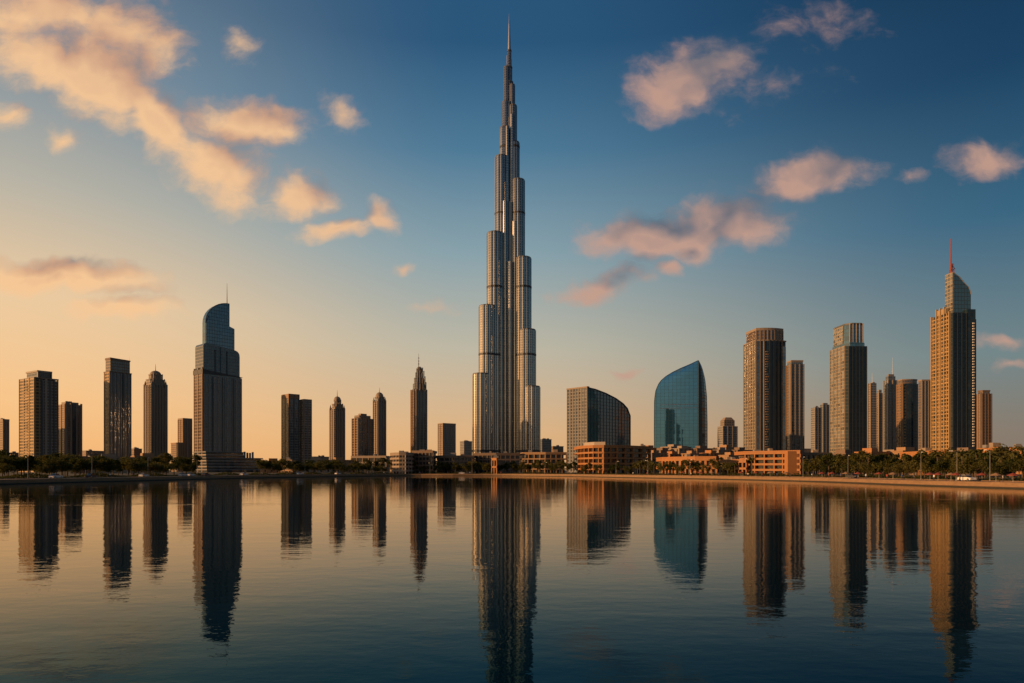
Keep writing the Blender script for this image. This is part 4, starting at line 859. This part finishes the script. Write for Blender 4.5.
# cars
MT['tyre'] = plain('tyre_rubber', (.02, .02, .02), .8); MT['rim'] = plain('alloy', (.5, .5, .5), .35, .8, .1)
MT['carw'] = plain('white_car_paint', (.7, .69, .66), .25, 0, .06); MT['card'] = plain('dark_car_paint', (.06, .06, .07), .25, 0, .1)
def make_car(m):
    e = thing('parked_car', 'x', 'car', (0, 0, 0))
    class Q: pass
    q_ = Q(); q_.e = e
    profile(q_, 'body', m, [(-2.2, .25), (2.15, .25), (2.22, .62), (2.1, .8), (1.15, .95), (.85, .98), (-1.5, 1.0), (-2.1, .92), (-2.25, .6)], -.86, .86)
    profile(q_, 'cabin', MT['win'], [(-1.75, .99), (.95, .95), (.3, 1.43), (-1.05, 1.46)], -.74, .74)
    profile(q_, 'roof', m, [(-1.1, 1.45), (.34, 1.42), (.2, 1.5), (-.95, 1.53)], -.72, .72)
    for x in (-1.4, 1.38):
        for s_g in (-1, 1):
            w = MB(); ang = [2*math.pi*k/14 for k in range(14)]
            y0, y1 = (s_g*.88, s_g*.68) if s_g > 0 else (-.68, -.88)
            a = [(x+.33*math.cos(u), max(y0, y1), .33+.33*math.sin(u)) for u in ang]; b2 = [(p_[0], min(y0, y1), p_[2]) for p_ in a]
            for k in range(14): w.face([a[k], a[(k+1) % 14], b2[(k+1) % 14], b2[k]], [(0, 0)]*4)
            w.face(a, [(0, 0)]*14); w.face(list(reversed(b2)), [(0, 0)]*14); wo = w.build('wheel', MT['tyre'], e)
            yy = s_g*.885; r_ = MB(); r_.face([(x+.19*math.cos(u), yy, .33+.19*math.sin(u)) for u in ang], [(0, 0)]*14); r_.build('rim', MT['rim'], wo)
    for y in (-.6, .6): MB().box(2.16, 2.24, y-.18, y+.18, .6, .74).build('headlight', MT['white'], e); MB().box(-2.27, -2.2, y-.15, y+.15, .65, .8).build('tail_light', MT['red'], e)
    return e
carw = make_car(MT['carw']); card = make_car(MT['card'])
for i, (px, w_) in enumerate(((56, 0), (92, 1), (144, 0), (183, 0), (191, 0), (206, 1), (244, 0), (300, 0), (338, 0), (462, 0), (468, 1), (853, 1), (967, 0))):
    src = (carw, card)[w_]; o = src if src.name not in used_ else tree_copy(src); used_.add(src.name); x, y = on_prom(px, 10.5); o.location = (x, y, 1.24)
    j = min(range(len(shore)), key=lambda k: (shore[k][0]-x)**2+(shore[k][1]-y)**2); a, b = shore[max(0, j-1)], shore[min(len(shore)-1, j+1)]; o.rotation_euler.z = math.atan2(b[1]-a[1], b[0]-a[0]); nx_, nm = near_name(px)
    o['label'] = '%s car parked on the promenade %s %s' % (('small white', 'dark')[w_], 'left of' if px < nx_-4 else 'right of' if px > nx_+4 else 'below', nm); o['category'] = 'car'; o['group'] = 'cars parked along the promenade'
# people: one continuous skinned figure each
def person_mesh(seed, stride):
    J = {'pel': (0, 0, .93, .135), 'chest': (0, .01, 1.28, .15), 'neck': (0, 0, 1.49, .06), 'head': (0, .02, 1.60, .09), 'top': (0, .01, 1.70, .085)}
    E = [('pel', 'chest'), ('chest', 'neck'), ('neck', 'head'), ('head', 'top')]
    for s_g, n_i in ((-1, 'l'), (1, 'r')):
        f_ = stride*s_g
        J['hip'+n_i] = (.1*s_g, 0, .88, .095); J['kn'+n_i] = (.11*s_g, .14*f_+.03, .48, .062); J['an'+n_i] = (.11*s_g, .24*f_, .08, .042); J['toe'+n_i] = (.12*s_g, .24*f_+.17, .035, .035)
        J['sh'+n_i] = (.2*s_g, 0, 1.42, .062); J['el'+n_i] = (.26*s_g, -.14*f_, 1.13, .045); J['wr'+n_i] = (.26*s_g, -.2*f_+.08, .88, .03); J['ha'+n_i] = (.25*s_g, -.2*f_+.12, .80, .036)
        E += [('pel', 'hip'+n_i), ('hip'+n_i, 'kn'+n_i), ('kn'+n_i, 'an'+n_i), ('an'+n_i, 'toe'+n_i), ('chest', 'sh'+n_i), ('sh'+n_i, 'el'+n_i), ('el'+n_i, 'wr'+n_i), ('wr'+n_i, 'ha'+n_i)]
    ks = list(J); me = bpy.data.meshes.new('person_body'); me.from_pydata([J[k][:3] for k in ks], [(ks.index(a), ks.index(b)) for a, b in E], [])
    o = bpy.data.objects.new('tmp', me); sc.collection.objects.link(o); md = o.modifiers.new('s', 'SKIN'); sb = o.modifiers.new('u', 'SUBSURF'); sb.levels = 1
    for i, k in enumerate(ks): me.skin_vertices[0].data[i].radius = (J[k][3],)*2; me.skin_vertices[0].data[i].use_root = (k == 'pel')
    dg = bpy.context.evaluated_depsgraph_get(); nm = bpy.data.meshes.new_from_object(o.evaluated_get(dg)); bpy.data.objects.remove(o)
    return nm
MT['skin'] = plain('skin', (.35, .2, .13), .6, 0, .1); MT['cloth'] = plain('dark_cloth', (.05, .05, .07), .9)
MT['hair'] = plain('dark_hair', (.02, .015, .01), .8)
shirts = {'white': plain('white_cloth', (.7, .68, .64), .9), 'red': plain('red_cloth', (.4, .06, .04), .9), 'blue': plain('blue_cloth', (.08, .13, .3), .9), 'black': plain('black_cloth', (.03, .03, .03), .9)}
pm_ = []
for cn, cm in shirts.items():
    me = person_mesh(1, random.choice([.5, .9, .2])); 
    for mm in (MT['skin'], cm, MT['cloth'], MT['hair']): me.materials.append(mm)
    for p_ in me.polygons:
        c = p_.center; p_.material_index = 3 if (c.z > 1.66 or (c.z > 1.56 and c.y < -.0)) else 0 if c.z > 1.5 else (0 if abs(c.x) > .2 and c.z < 1.1 else 1 if c.z > .95 else 2 if c.z > .1 else 3); p_.use_smooth = True
    pm_.append((cn, me))
for i, px in enumerate((110, 133, 152, 228, 262, 290, 338, 355, 384, 396, 420, 448, 470, 501, 520, 546, 571, 580, 593, 606, 633, 647, 668, 679, 691, 702, 719, 733, 748, 762, 777, 790, 812, 829, 841, 852, 866, 887, 902, 915, 934, 946, 960, 978, 1003)):
    cn, me = pm_[i % 4]; o = bpy.data.objects.new('person', me); sc.collection.objects.link(o); x, y = on_prom(px, rn.uniform(3, 9)); o.location = (x, y, 1.2); o.rotation_euler.z = rn.uniform(0, 6.28); nx_, nm = near_name(px)
    tag(o, 'person in a %s top on the promenade, %s %s' % (cn, 'left of' if px < nx_-4 else 'right of' if px > nx_+4 else 'below', nm), 'person', 'people strolling on the promenade')

# labels that would still name more than one thing of furniture, people or houses get their place in the row
from collections import defaultdict
for cat in ('person', 'car', 'parasol', 'street lamp', 'house'):
    by = defaultdict(list)
    for o in sc.collection.objects:
        if o.parent is None and o.get('category') == cat: by[o['label']].append(o)
    for lab, os_ in by.items():
        if len(os_) > 1:
            os_.sort(key=lambda o: o.location.x/o.location.y)
            for k, o in enumerate(os_): o['label'] = (('leftmost', 'rightmost') if len(os_) == 2 else ('leftmost', 'middle', 'rightmost') if len(os_) == 3 else ('first', 'second', 'third', 'fourth', 'fifth', 'sixth'))[k]+' '+lab
